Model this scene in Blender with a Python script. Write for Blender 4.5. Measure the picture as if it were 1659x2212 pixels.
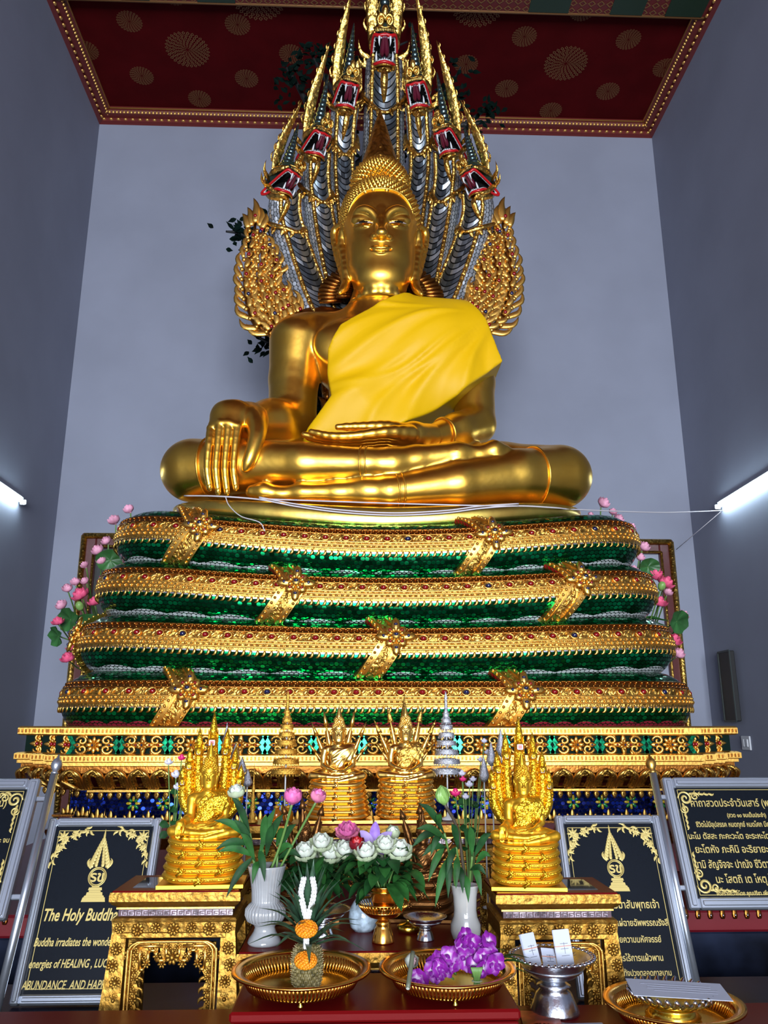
import bpy, math, random
import numpy as np
from math import sin, cos, pi, radians, sqrt, atan2, hypot
from mathutils import Vector, Matrix, Euler
random.seed(7); RNG = np.random.default_rng(7)
for _o in list(bpy.data.objects): bpy.data.objects.remove(_o)
SC = bpy.context.scene; COL = SC.collection

# ------------------------------------------------------------------ camera, light, exposure
FPX, PITCH, YAW = 1726.0, radians(15), radians(2)
CAM = np.array([-0.165, 0.0, 1.6])
_fw = np.array([sin(YAW)*cos(PITCH), cos(YAW)*cos(PITCH), sin(PITCH)])
_rt = np.array([cos(YAW), -sin(YAW), 0.0]); _up = np.cross(_rt, _fw)
def at(u, v, Y):
    d = _fw + _rt*(u-829.5)/FPX + _up*(1106-v)/FPX
    return CAM + d*(Y-CAM[1])/d[1]
def atx(u, v, X):
    d = _fw + _rt*(u-829.5)/FPX + _up*(1106-v)/FPX
    return CAM + d*(X-CAM[0])/d[0]
def atz(u, v, Z):
    d = _fw + _rt*(u-829.5)/FPX + _up*(1106-v)/FPX
    return CAM + d*(Z-CAM[2])/d[2]
cd = bpy.data.cameras.new('camera'); co = bpy.data.objects.new('camera', cd); COL.objects.link(co)
co.location = CAM; co.rotation_euler = (pi/2+PITCH, 0, -YAW)
cd.sensor_fit = 'AUTO'; cd.sensor_width = 36.0; cd.lens = FPX/2212*36; cd.clip_start = 0.05
SC.camera = co
SC.view_settings.view_transform = 'Standard'; SC.view_settings.look = 'None'
SC.view_settings.gamma = 1; SC.view_settings.use_curve_mapping = False
SC.view_settings.exposure = EXPOSURE = 0.1
try:
    SC.cycles.use_denoising = True
    SC.cycles.max_bounces = 8; SC.cycles.diffuse_bounces = 3; SC.cycles.glossy_bounces = 4
    SC.cycles.sample_clamp_indirect = 4.0; SC.cycles.caustics_reflective = False; SC.cycles.caustics_refractive = False
except Exception: pass
w = bpy.data.worlds.new('world'); SC.world = w; w.use_nodes = True
w.node_tree.nodes['Background'].inputs[0].default_value = (0.55, 0.66, 0.85, 1)
w.node_tree.nodes['Background'].inputs[1].default_value = 0.6
def area(name, loc, rot, sx, sy, power, col):
    l = bpy.data.lights.new(name, 'AREA'); l.shape = 'RECTANGLE'; l.size = sx; l.size_y = sy; l.energy = power; l.color = col
    o = bpy.data.objects.new(name, l); o.location = loc; o.rotation_euler = rot; COL.objects.link(o); return o
DAY = (0.86, 0.93, 1.0)
# daylight through the three doorways of the front wall, behind the camera
for x in (-2.3, 0.07, 2.44):
    area('doorway_daylight', (x, -10.95, 2.6), (pi/2, 0, 0), 2.0, 5.0, 1080, DAY)

# ------------------------------------------------------------------ mesh helpers
class MB:
    def __init__(s): s.V = []; s.F = []; s.n = 0; s.hasuv = False
    def add(s, VF, mi=0, sm=True, uv=None, M=None):
        V, F = VF; V = np.asarray(V, float).reshape(-1, 3)
        if M is not None:
            M = np.array(M); V = V @ M[:3, :3].T + M[:3, 3]
        s.V.append(V)
        if uv is not None: s.hasuv = True
        s.F.append((F, s.n, mi, sm, uv)); s.n += len(V); return s
    def build(s, name, mats, parent=None, link=True):
        me = bpy.data.meshes.new(name)
        V = np.concatenate(s.V) if s.V else np.zeros((0, 3))
        lv = []; ls = []; mi_ = []; sm_ = []; uvs = []
        for F, off, mi, sm, uv in s.F:
            if isinstance(F, np.ndarray):
                lv.append((F+off).ravel()); ls.append(np.full(len(F), F.shape[1])); k = len(F)
            else:
                lv.append(np.array([i+off for f in F for i in f], int)); ls.append(np.array([len(f) for f in F], int)); k = len(F)
            mi_.append(np.full(k, mi)); sm_.append(np.full(k, bool(sm)))
            if s.hasuv:
                idx = lv[-1]-off
                uvs.append(np.asarray(uv, float)[idx] if uv is not None else np.zeros((len(idx), 2)))
        lv = np.concatenate(lv).astype(np.int32); ls = np.concatenate(ls).astype(np.int32)
        st = np.concatenate([[0], np.cumsum(ls)[:-1]]).astype(np.int32)
        me.vertices.add(len(V)); me.vertices.foreach_set('co', V.astype(np.float32).ravel())
        me.loops.add(len(lv)); me.loops.foreach_set('vertex_index', lv)
        me.polygons.add(len(ls)); me.polygons.foreach_set('loop_start', st)
        me.polygons.foreach_set('material_index', np.concatenate(mi_).astype(np.int32))
        me.polygons.foreach_set('use_smooth', np.concatenate(sm_))
        if s.hasuv:
            u = me.uv_layers.new(name='UVMap'); u.data.foreach_set('uv', np.concatenate(uvs).astype(np.float32).ravel())
        me.update(calc_edges=True); me.validate()
        for m in (mats if isinstance(mats, (list, tuple)) else [mats]): me.materials.append(m)
        if not link: return me
        o = bpy.data.objects.new(name, me); COL.objects.link(o)
        if parent is not None: o.parent = parent
        return o
def empty(name, loc=(0, 0, 0), rz=0, label=None, cat=None, group=None, sc=1):
    o = bpy.data.objects.new(name, None); COL.objects.link(o); o.location = loc; o.rotation_euler = (0, 0, rz); o.scale = (sc, sc, sc)
    o.empty_display_size = 0.05
    return tag(o, label, cat, group)
def tag(o, label=None, cat=None, group=None, kind=None):
    if label: o['label'] = label
    if cat: o['category'] = cat
    if group: o['group'] = group
    if kind: o['kind'] = kind
    return o
def struct(o): o['kind'] = 'structure'; return o
def copy_tree(o, parent=None):
    c = o.copy(); COL.objects.link(c)
    if parent is not None: c.parent = parent
    for ch in KIDS(o): copy_tree(ch, c)
    return c
def KIDS(o): return [x for x in bpy.data.objects if x.parent == o]
def meshobj(name, me, parent=None):
    o = bpy.data.objects.new(name, me); COL.objects.link(o)
    if parent is not None: o.parent = parent
    return o
def T(x, y, z): return np.array(Matrix.Translation((x, y, z)))
def R(ax, a): return np.array(Matrix.Rotation(a, 4, ax))
def S(x, y=None, z=None):
    y = x if y is None else y; z = x if z is None else z
    return np.diag([x, y, z, 1.0])
def frame(o, zaxis, xhint=(1, 0, 0), s=1.0):
    z = np.array(zaxis, float); z /= np.linalg.norm(z); x = np.array(xhint, float); x -= z*(x@z); n = np.linalg.norm(x)
    if n < 1e-6: x = np.array((0, 1, 0.)); x -= z*(x@z); n = np.linalg.norm(x)
    x /= n; y = np.cross(z, x); M = np.eye(4); M[:3, 0] = x*s; M[:3, 1] = y*s; M[:3, 2] = z*s; M[:3, 3] = o; return M

def surf(P, cu=False, cv=False):
    P = np.asarray(P, float); a, b = P.shape[:2]
    i = np.arange(a if cu else a-1)[:, None]; j = np.arange(b if cv else b-1)[None, :]
    i2 = (i+1) % a; j2 = (j+1) % b
    F = np.stack(np.broadcast_arrays(i*b+j, i2*b+j, i2*b+j2, i*b+j2), -1).reshape(-1, 4)
    return P.reshape(-1, 3), F
def box(c, sz, bev=0.0):
    x, y, z = [k/2 for k in sz]; c = np.array(c, float)
    if bev <= 0:
        V = np.array([(sx*x, sy*y, sz_*z) for sx in (-1, 1) for sy in (-1, 1) for sz_ in (-1, 1)])+c
        return V, [(0, 1, 3, 2), (4, 6, 7, 5), (0, 4, 5, 1), (2, 3, 7, 6), (0, 2, 6, 4), (1, 5, 7, 3)]
    b = min(bev, x*.49, y*.49, z*.49); V = []; idx = {}
    for sx in (-1, 1):
        for sy in (-1, 1):
            for sz_ in (-1, 1):
                for ax in range(3):
                    p = [sx*(x-b), sy*(y-b), sz_*(z-b)]; p[ax] = (sx*x, sy*y, sz_*z)[ax]
                    idx[(sx, sy, sz_, ax)] = len(V); V.append(p)
    F = []
    for ax in range(3):
        o1, o2 = [a for a in range(3) if a != ax]
        for s in (-1, 1):
            q = []
            for s1, s2 in ((-1, -1), (1, -1), (1, 1), (-1, 1)):
                k = [0, 0, 0]; k[ax] = s; k[o1] = s1; k[o2] = s2; q.append(idx[(*k, ax)])
            F.append(q)
        for s1 in (-1, 1):
            for s2 in (-1, 1):
                k1 = [0, 0, 0]; k1[ax] = -1; k1[o1] = s1; k1[o2] = s2; k2 = list(k1); k2[ax] = 1
                F.append([idx[(*k1, o1)], idx[(*k2, o1)], idx[(*k2, o2)], idx[(*k1, o2)]])
    for sx in (-1, 1):
        for sy in (-1, 1):
            for sz_ in (-1, 1): F.append([idx[(sx, sy, sz_, a)] for a in range(3)])
    V = np.array(V)
    G = []
    for f in F:
        p = V[list(f)]; n = np.cross(p[1]-p[0], p[2]-p[0])
        G.append(tuple(f) if n @ p.mean(0) > 0 else tuple(reversed(f)))
    return V+c, G
def path(pts, n=24):
    P = np.asarray(pts, float); m = len(P)
    if m == 2: return P[0]+(P[1]-P[0])*np.linspace(0, 1, n)[:, None]
    Q = np.vstack([2*P[0]-P[1], P, 2*P[-1]-P[-2]]); t = np.linspace(0, m-1-1e-9, n); i = t.astype(int); f = (t-i)[:, None]
    a, b, c, d = Q[i], Q[i+1], Q[i+2], Q[i+3]
    return .5*((2*b)+(-a+c)*f+(2*a-5*b+4*c-d)*f*f+(-a+3*b-3*c+d)*f**3)
def interp(vals, n):
    vals = np.asarray(vals, float)
    return np.interp(np.linspace(0, len(vals)-1, n), np.arange(len(vals)), vals)
def tube(P, r, n=8, cap=True, flat=1.0, hint=(0, 0, 1), closed=False, off=0.0):
    """flat scales the radius along the frame's second axis (kept near hint)"""
    P = np.asarray(P, float); m = len(P); r = np.broadcast_to(np.asarray(r, float), (m,)) if np.ndim(r) < 1 or len(np.atleast_1d(r)) in (1, m) else interp(r, m)
    tg = np.gradient(P, axis=0)
    if closed: tg = np.roll(P, -1, 0)-np.roll(P, 1, 0)
    tg /= np.linalg.norm(tg, axis=1)[:, None]+1e-12
    B = np.zeros_like(P); h = np.array(hint, float)
    for i in range(m):
        b = h-tg[i]*(h@tg[i])
        if np.linalg.norm(b) < 1e-3: b = np.cross(tg[i], (1, .3, .2))
        b /= np.linalg.norm(b); B[i] = b; h = b if not flat_hint_fixed else h
    A = np.cross(tg, B)
    th = np.arange(n)*2*pi/n+off
    V = P[:, None]+r[:, None, None]*(A[:, None]*np.cos(th)[None, :, None]+B[:, None]*(np.sin(th)*flat)[None, :, None])
    V, F = surf(V, closed, True)
    if cap and not closed:
        F = list(map(tuple, F)); F.append(tuple(range(n-1, -1, -1))[::-1]); F.append(tuple(range((m-1)*n, m*n))[::-1])
    return V, F
flat_hint_fixed = False
def lathe(prof, n=32, flute=0, amp=0.0, close=True):
    prof = np.asarray(prof, float); th = np.arange(n)*2*pi/n
    r = prof[:, 0][:, None]*np.ones(n)[None]
    if flute: 
        a = np.broadcast_to(np.asarray(amp, float), (len(prof),))[:, None]
        r = r*(1+a*np.abs(np.cos(flute*th/2))[None]-a*.5)
    V = np.stack([r*np.cos(th), r*np.sin(th), prof[:, 1][:, None]+0*r], -1)
    V, F = surf(V, False, True); F = list(map(tuple, F[:, ::-1]))
    if close:
        if prof[0, 0] > 1e-4: F.append(tuple(range(n))[::-1])
        if prof[-1, 0] > 1e-4: F.append(tuple(range((len(prof)-1)*n, len(prof)*n)))
    return V, F
def ball(c, r, nu=12, nv=8):
    r = np.broadcast_to(np.asarray(r, float), (3,)); ph = np.linspace(-pi/2, pi/2, nv)
    V, F = lathe(np.stack([np.cos(ph), np.sin(ph)], 1), nu, close=False); return V*r+np.array(c, float), F
def prism(poly, y0, y1, M=None, bev=0):
    """poly: list of (x,z) CCW seen from -y; extruded from y0 (front) to y1"""
    n = len(poly); V = [(p[0], y0, p[1]) for p in poly]+[(p[0], y1, p[1]) for p in poly]
    F = [tuple(range(n)), tuple(range(2*n-1, n-1, -1))]+[(i, i+n, (i+1) % n+n, (i+1) % n) for i in range(n)]
    V = np.array(V, float)
    return (V, F) if M is None else (V @ np.array(M)[:3, :3].T+np.array(M)[:3, 3], F)
def leafblade(P, wid, side=(1, 0, 0), fold=.25, curl=0.0):
    """leaf strip along P, width profile wid (half widths), folded along the midrib"""
    P = np.asarray(P, float); m = len(P); wv = interp(wid, m); tg = np.gradient(P, axis=0); tg /= np.linalg.norm(tg, axis=1)[:, None]+1e-12
    s = np.array(side, float); sv = s-tg*(tg@s)[:, None]; sv /= np.linalg.norm(sv, axis=1)[:, None]+1e-9; nv = np.cross(sv, tg)
    L = P-sv*wv[:, None]+nv*(fold*wv)[:, None]; Rr = P+sv*wv[:, None]+nv*(fold*wv)[:, None]
    V = np.stack([L, (L+P)/2-nv*(.06*wv)[:, None], P, (Rr+P)/2-nv*(.06*wv)[:, None], Rr], 1)
    return surf(V)
def flame(L, W, curl=.3, n=10, k=7, thick=.35):
    """upright carved flame tongue in the xz plane, base at origin"""
    t = np.linspace(0, 1, n); x = curl*L*np.sin(t*pi*1.15)*t; z = L*t
    r = W*np.clip(np.sin(np.clip(t*.86+.14, 0, 1)*pi)**.75, .02, 1)*(1-.25*t); r[-1] = W*.02
    return tube(np.stack([x, 0*t, z], 1), r, k, True, thick, (0, 1, 0))
def rosette(n, r0, r1, dome=.3, k=5, thick=.25):
    """flower of n petals plus a centre, facing -y"""
    m = MB()
    for i in range(n):
        a = i*2*pi/n; m.add(ball((0, 0, 0), (r1*.28, r1*thick*.6, r1*.38), 6, 5), M=R('Y', a) @ T(0, 0, r0+(r1-r0)*.45))
    m.add(ball((0, -r1*.1, 0), (r0, r1*dome, r0), 8, 6))
    return m
def merged(mb):
    """(V,F) of an MB"""
    V = np.concatenate(mb.V); F = []
    for f, off, *_ in mb.F: F += [tuple(int(i)+off for i in q) for q in f]
    return V, F

# ------------------------------------------------------------------ implicit surfaces (bodies)
class Field:
    def __init__(s, lo, hi, h):
        s.lo = np.array(lo, float); s.h = h; s.n = np.ceil((np.array(hi)-s.lo)/h).astype(int)+1
        s.D = np.full(s.n, 1.0, np.float32)
        s.ax = [s.lo[i]+np.arange(s.n[i])*h for i in range(3)]
    def sub(s, lo, hi):
        a = np.clip(np.floor((np.array(lo)-s.lo)/s.h).astype(int), 0, s.n); b = np.clip(np.ceil((np.array(hi)-s.lo)/s.h).astype(int)+1, 0, s.n)
        sl = tuple(slice(i, j) for i, j in zip(a, b))
        return sl, s.ax[0][sl[0]][:, None, None], s.ax[1][sl[1]][None, :, None], s.ax[2][sl[2]][None, None, :]
    def mix(s, sl, d, k, cut=False):
        a = s.D[sl]
        if cut:
            d = -d; h = np.maximum(k-np.abs(a-d), 0)/max(k, 1e-6); s.D[sl] = np.maximum(a, d)+h*h*k/4
        else:
            h = np.maximum(k-np.abs(a-d), 0)/max(k, 1e-6); s.D[sl] = np.minimum(a, d)-h*h*k/4
    def cap(s, p, q, r1, r2=None, k=.05, cut=False, pad=.12):
        p = np.array(p, float); q = np.array(q, float); r2 = r1 if r2 is None else r2; m = max(r1, r2)+pad+k
        sl, X, Y, Z = s.sub(np.minimum(p, q)-m, np.maximum(p, q)+m)
        if 0 in s.D[sl].shape: return
        d = q-p; L = d@d+1e-12; t = np.clip(((X-p[0])*d[0]+(Y-p[1])*d[1]+(Z-p[2])*d[2])/L, 0, 1)
        D = np.sqrt((X-p[0]-t*d[0])**2+(Y-p[1]-t*d[1])**2+(Z-p[2]-t*d[2])**2)-(r1+(r2-r1)*t)
        s.mix(sl, D.astype(np.float32), k, cut)
    def chain(s, pts, rs, k=.03, pad=.1, cut=False, n=None):
        if n: pts = path(pts, n); rs = interp(rs, n)
        for i in range(len(pts)-1): s.cap(pts[i], pts[i+1], rs[i], rs[i+1], k, cut, pad)
    def ell(s, c, r, k=.08, cut=False, pad=.2):
        c = np.array(c, float); r = np.array(r, float); m = r+pad+k
        sl, X, Y, Z = s.sub(c-m, c+m)
        if 0 in s.D[sl].shape: return
        x, y, z = X-c[0], Y-c[1], Z-c[2]
        k0 = np.sqrt((x/r[0])**2+(y/r[1])**2+(z/r[2])**2); k1 = np.sqrt((x/r[0]**2)**2+(y/r[1]**2)**2+(z/r[2]**2)**2)+1e-9
        s.mix(sl, (k0*(k0-1)/k1).astype(np.float32), k, cut)
    def mesh(s):
        D = s.D; n = np.array(D.shape); ins = D < 0
        c = np.zeros(n-1, np.int8)
        for i in (0, 1):
            for j in (0, 1):
                for k in (0, 1): c += ins[i:n[0]-1+i, j:n[1]-1+j, k:n[2]-1+k]
        act = (c > 0) & (c < 8); ci = np.argwhere(act); idm = np.full(act.shape, -1, np.int64); idm[act] = np.arange(len(ci))
        acc = np.zeros((len(ci), 3)); cnt = np.zeros(len(ci))
        cor = [(i, j, k) for i in (0, 1) for j in (0, 1) for k in (0, 1)]
        for a in range(8):
            for b in range(a+1, 8):
                if sum(abs(x-y) for x, y in zip(cor[a], cor[b])) != 1: continue
                da = D[tuple((ci+cor[a]).T)]; db = D[tuple((ci+cor[b]).T)]; x = (da < 0) != (db < 0)
                t = np.where(x, da/np.where(x, da-db, 1), 0)[:, None]
                p = np.array(cor[a])+t*(np.array(cor[b])-np.array(cor[a])); acc += np.where(x[:, None], p, 0); cnt += x
        V = s.lo+(ci+acc/cnt[:, None])*s.h; FF = []
        for ax in range(3):
            sl0 = [slice(1, -1)]*3; sl0[ax] = slice(0, n[ax]-1); sl1 = list(sl0); sl1[ax] = slice(1, n[ax])
            A = ins[tuple(sl0)]; Bq = ins[tuple(sl1)]; o1, o2 = (ax+1) % 3, (ax+2) % 3
            for flip, msk in ((False, A & ~Bq), (True, ~A & Bq)):
                e = np.argwhere(msk)
                if not len(e): continue
                off = np.ones(3, int); off[ax] = 0; e = e+off
                q = []
                for d1, d2 in ((-1, -1), (0, -1), (0, 0), (-1, 0)):
                    k = e.copy(); k[:, o1] += d1; k[:, o2] += d2; q.append(idm[tuple(k.T)])
                q = np.stack(q, 1); FF.append(q[:, ::-1] if flip else q)
        F = np.concatenate(FF); F = F[(F >= 0).all(1)]
        return V, F
def relax(VF, it=2, f=.5):
    V, F = VF; V = V.copy(); e = np.concatenate([F[:, [0, 1]], F[:, [1, 2]], F[:, [2, 3]], F[:, [3, 0]]])
    for _ in range(it):
        acc = np.zeros_like(V); cnt = np.zeros(len(V)); np.add.at(acc, e[:, 0], V[e[:, 1]]); np.add.at(cnt, e[:, 0], 1)
        np.add.at(acc, e[:, 1], V[e[:, 0]]); np.add.at(cnt, e[:, 1], 1)
        V += f*(acc/np.maximum(cnt, 1)[:, None]-V)
    return V, F

# ------------------------------------------------------------------ materials
class NT:
    def __init__(s, name):
        s.m = bpy.data.materials.new(name); s.m.use_nodes = True; s.t = s.m.node_tree; s.N = s.t.nodes; s.L = s.t.links; s.b = s.N['Principled BSDF']
    def n(s, typ, **kw):
        x = s.N.new(typ)
        for k, v in kw.items():
            if k.startswith('i_'):
                k = k[2:]; k = int(k) if k.isdigit() else k.replace('_', ' ')
                s.put(x.inputs[k], v)
            else: setattr(x, k, v)
        return x
    def put(s, inp, v):
        if isinstance(v, bpy.types.NodeSocket): s.L.new(v, inp)
        elif isinstance(v, bpy.types.Node): s.L.new(v.outputs[0], inp)
        else: inp.default_value = v
    def math(s, op, a, b=0, c=0):
        x = s.n('ShaderNodeMath', operation=op); s.put(x.inputs[0], a); s.put(x.inputs[1], b); s.put(x.inputs[2], c); return x.outputs[0]
    def vmath(s, op, a, b=(0, 0, 0)):
        x = s.n('ShaderNodeVectorMath', operation=op); s.put(x.inputs[0], a); s.put(x.inputs[1], b); return x.outputs[0]
    def mix(s, f, a, b):
        x = s.n('ShaderNodeMix', data_type='RGBA'); s.put(x.inputs[0], f); s.put(x.inputs[6], a); s.put(x.inputs[7], b); return x.outputs[2]
    def ramp(s, f, *st, const=False):
        x = s.n('ShaderNodeValToRGB'); s.put(x.inputs[0], f); e = x.color_ramp.elements
        if const: x.color_ramp.interpolation = 'CONSTANT'
        while len(e) < len(st): e.new(.5)
        for el, (p, c) in zip(e, st): el.position = p; el.color = c if len(c) == 4 else (*c, 1)
        return x.outputs[0]
    def obj(s): return s.n('ShaderNodeTexCoord').outputs['Object']
    def uv(s): return s.n('ShaderNodeTexCoord').outputs['UV']
    def set(s, **kw):
        for k, v in kw.items():
            k = {'base': 'Base Color', 'metal': 'Metallic', 'rough': 'Roughness', 'normal': 'Normal', 'emit': 'Emission Color', 'es': 'Emission Strength', 'alpha': 'Alpha', 'sheen': 'Sheen Weight', 'coat': 'Coat Weight', 'trans': 'Transmission Weight', 'sss': 'Subsurface Weight', 'coatr': 'Coat Roughness', 'spec': 'Specular IOR Level', 'ior': 'IOR'}[k]
            if isinstance(v, tuple) and len(v) == 3: v = (*v, 1)
            s.put(s.b.inputs[k], v)
        return s
def noise(t, sc, det=3, vec=None, out=0):
    x = t.n('ShaderNodeTexNoise'); x.inputs['Scale'].default_value = sc; x.inputs['Detail'].default_value = det
    if vec is not None: t.put(x.inputs['Vector'], vec)
    return x.outputs[out]
def voro(t, sc, vec=None, feat='F1', rnd=1.0, out=0):
    x = t.n('ShaderNodeTexVoronoi', feature=feat); x.inputs['Scale'].default_value = sc; x.inputs['Randomness'].default_value = rnd
    if vec is not None: t.put(x.inputs['Vector'], vec)
    return x.outputs[out]
def bump(t, h, st=.3, dist=.01):
    x = t.n('ShaderNodeBump'); x.inputs['Strength'].default_value = st; x.inputs['Distance'].default_value = dist; t.put(x.inputs['Height'], h); return x.outputs[0]
def simple(name, base, rough=.5, metal=0.0, nsc=0, nst=.2, ndist=.005, var=0.0, vsc=8, **kw):
    t = NT(name); t.set(base=base, rough=rough, metal=metal, **kw); o = t.obj()
    if var:
        f = noise(t, vsc, 4, o); d = tuple(max(0, c*(1-var)) for c in base); l = tuple(min(1, c*(1+var)) for c in base)
        t.set(base=t.ramp(f, (.35, d), (.65, l)))
    if nsc: t.set(normal=bump(t, noise(t, nsc, 4, o), nst, ndist))
    return t.m
def carved(name, base, rough=.3, sc=40, st=.8, dist=.01, metal=1.0, dark=None):
    """metal carved in relief: scrolls and petals"""
    t = NT(name); o = t.obj(); nz = noise(t, sc*.35, 2, o, 1)
    v = t.vmath('ADD', o, t.vmath('SCALE', nz)); t.N[-1]
    a = voro(t, sc, o, 'SMOOTH_F1'); b = noise(t, sc*2.2, 3, o)
    h = t.math('ADD', a, t.math('MULTIPLY', b, .5))
    t.set(rough=rough, metal=metal, normal=bump(t, h, st, dist))
    t.set(base=t.mix(t.ramp(a, (.25, (0, 0, 0)), (.75, (1, 1, 1))), (*base, 1), (*(dark or tuple(c*.35 for c in base)), 1)))
    return t.m
GOLD = (1.0, 0.60, 0.11)
def _polished():
    t = NT('polished_gold'); o = t.obj()
    f = noise(t, 5, 5, o); g = noise(t, 22, 4, o)
    t.set(base=t.ramp(f, (.35, (.97, .54, .075)), (.7, (1.0, .61, .105))), metal=1.0)
    t.set(rough=t.math('ADD', .28, t.math('MULTIPLY', g, .08)), normal=bump(t, g, .05, .01)); return t.m
M_gold = _polished()
M_leaf = carved('carved_gold', (.92, .53, .11), .38, 38, .9, .012)
M_leaf_fine = carved('fine_carved_gold', (.95, .55, .11), .38, 90, .9, .006)
M_bead = simple('bright_gold', (.82, .47, .105), .38, 1.0, 60, .3, .004)
M_browngold = simple('brown_gold', (.33, .125, .024), .34, 1.0, 70, .5, .004)  # brown tone stands in for the dark ceiling mirrored in the upper coil bands
def _tile(name, base, base2, rough, sc, tilt, metal=1.0, scallop=None):
    t = NT(name); uv = t.uv(); sx = t.n('ShaderNodeSeparateXYZ', i_0=uv); u = t.math('MULTIPLY', sx.outputs[0], sc); v = t.math('MULTIPLY', sx.outputs[1], sc*1.1547)
    # hexagon-like scales: rows offset by half a cell
    row = t.math('FLOOR', v); half = t.math('MULTIPLY', t.math('MODULO', row, 2.0), .5)
    uu = t.math('ADD', u, half); cx = t.math('FLOOR', uu)
    cv = t.n('ShaderNodeCombineXYZ'); t.put(cv.inputs[0], cx); t.put(cv.inputs[1], row)
    wn = t.n('ShaderNodeTexWhiteNoise', noise_dimensions='2D', i_0=cv)
    fx = t.math('SUBTRACT', t.math('FRACT', uu), .5); fy = t.math('SUBTRACT', t.math('FRACT', v), .5)
    d = t.math('SQRT', t.math('ADD', t.math('MULTIPLY', fx, fx), t.math('MULTIPLY', fy, fy)))
    edge = t.math('GREATER_THAN', d, .47)
    geo = t.n('ShaderNodeNewGeometry')
    jit = t.vmath('MULTIPLY', t.vmath('SUBTRACT', wn.outputs[1], (.5, .5, .5)), (tilt, tilt, tilt))
    nrm = t.vmath('NORMALIZE', t.vmath('ADD', geo.outputs['Normal'], jit))
    col = t.mix(t.math('POWER', wn.outputs[0], 2.2), (*base, 1), (*base2, 1)); met = metal  # a few tiles coloured far brighter, painting in the mirror sparkle
    if scallop:
        lim = t.math('ADD', scallop[0], t.math('MULTIPLY', t.math('ABSOLUTE', t.math('SINE', t.math('MULTIPLY', sx.outputs[0], scallop[1]))), scallop[2]))
        msk = t.math('LESS_THAN', sx.outputs[1], lim); col = t.mix(msk, col, (*scallop[3], 1)); met = t.math('SUBTRACT', metal, t.math('MULTIPLY', msk, .45))
    col = t.mix(edge, col, tuple(c*.12 for c in base)+(1,))
    t.set(base=col, metal=met, rough=t.math('ADD', rough, t.math('MULTIPLY', edge, .4)), normal=nrm); return t.m
# ------------------------------------------------------------------ the hall
XL, XR, YB, YF, ZC = -3.46, 3.60, 8.6, -11.0, 9.07
M_wall = simple('painted_wall', (.255, .272, .35), .75, 0, 14, .06, .01, .05, 1.3)
M_floor = simple('floor_stone', (.16, .07, .05), .3, 0, var=.2, vsc=2)
M_ceil = simple('dark_red_ceiling', (.075, .003, .004), .8, 0, 60, .1, .003, .12, 3, spec=.05)
M_stencil = simple('stencil_gold', (.26, .12, .04), .55, .3)
M_cornice = simple('red_cornice', (.13, .012, .01), .5)
M_cgold = simple('cornice_gold', (.75, .42, .12), .4, .8)
M_green = simple('dark_green_lacquer', (.012, .03, .012), .4)
M_black = simple('black', (.006, .006, .007), .45)
def slab(name, lo, hi, m): 
    lo = np.array(lo, float); hi = np.array(hi, float); return struct(MB().add(box((lo+hi)/2, hi-lo), sm=False).build(name, m))
slab('floor', (XL-.3, YF-.3, -.2), (XR+.3, YB+.3, 0), M_floor)
slab('wall_back', (XL-.3, YB, 0), (XR+.3, YB+.25, ZC+.2), M_wall)
slab('wall_left', (XL-.25, YF-.25, 0), (XL, YB, ZC+.2), M_wall)
slab('wall_right', (XR, YF-.25, 0), (XR+.25, YB, ZC+.2), M_wall)
m = MB()
xs = [XL]; 
for x in (-2.3, .07, 2.44): xs += [x-1.02, x+1.02]
xs.append(XR)
for i in range(0, len(xs), 2): m.add(box(((xs[i]+xs[i+1])/2, YF-.12, 2.6), (xs[i+1]-xs[i], .24, 5.2)), sm=False)
m.add(box(((XL+XR)/2, YF-.12, (5.2+ZC)/2), (XR-XL, .24, ZC-5.2)), sm=False)
struct(m.build('wall_front', M_wall))
# ceiling with stencilled gold medallions
m = MB(); m.add(box(((XL+XR)/2, (YB+YF)/2, ZC+.1), (XR-XL+.4, YB-YF+.4, .2)), sm=False)
def medallion(cx, cy, R0, rings):
    for k, (ri, ro, n) in enumerate(rings):
        for i in range(n):
            a = (i+.5*(k % 2))*2*pi/n; w_ = pi*ri/n*.9; c, s_ = cos(a), sin(a)
            P = [(ri, 0), ((ri*.55+ro*.45), w_), (ro, 0), ((ri*.55+ro*.45), -w_)]
            V = [(cx+R0*(p*c-q*s_), cy+R0*(p*s_+q*c), ZC-.004) for p, q in P]
            q2 = [(.75*p[0]+.25*(ri+ro)/2, p[1]*.45) for p in P]
            V2 = [(cx+R0*(p*c-q*s_), cy+R0*(p*s_+q*c), ZC-.004) for p, q in q2]
            m.add((V+V2, [(0, 1, 5, 4), (1, 2, 6, 5), (2, 3, 7, 6), (3, 0, 4, 7)]), 1, False)
def rings(k): 
    out = []; r = .06
    while r < .93:
        ro = min(1.0, r+.11+.09*r); out.append((r, ro, int(7+k*r))); r = ro-.035 if ro < .99 else 1
    return out
BIG, SMALL = rings(30), rings(22)
mir = lambda u: None
for u, v in ((405, 107), (1222, 137)):
    p = atz(u, v, ZC); medallion(p[0], p[1], .26, BIG)
bigL, bigR = atz(405, 107, ZC), atz(1222, 137, ZC)
for b in (bigL, bigR):
    for dx, dy in ((-.56, -.36), (.62, -.36), (-.62, .40), (.62, .40), (1.18, .02), (-1.16, .05), (0, -.72), (.0, .74)):
        medallion(b[0]+dx, b[1]+dy, .145, SMALL)
for u, v in ((1030, 30), (560, 15)): 
    p = atz(u, v, ZC); medallion(p[0], p[1]-.12, .3, BIG)
struct(m.build('ceiling', [M_ceil, M_stencil]))
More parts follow.
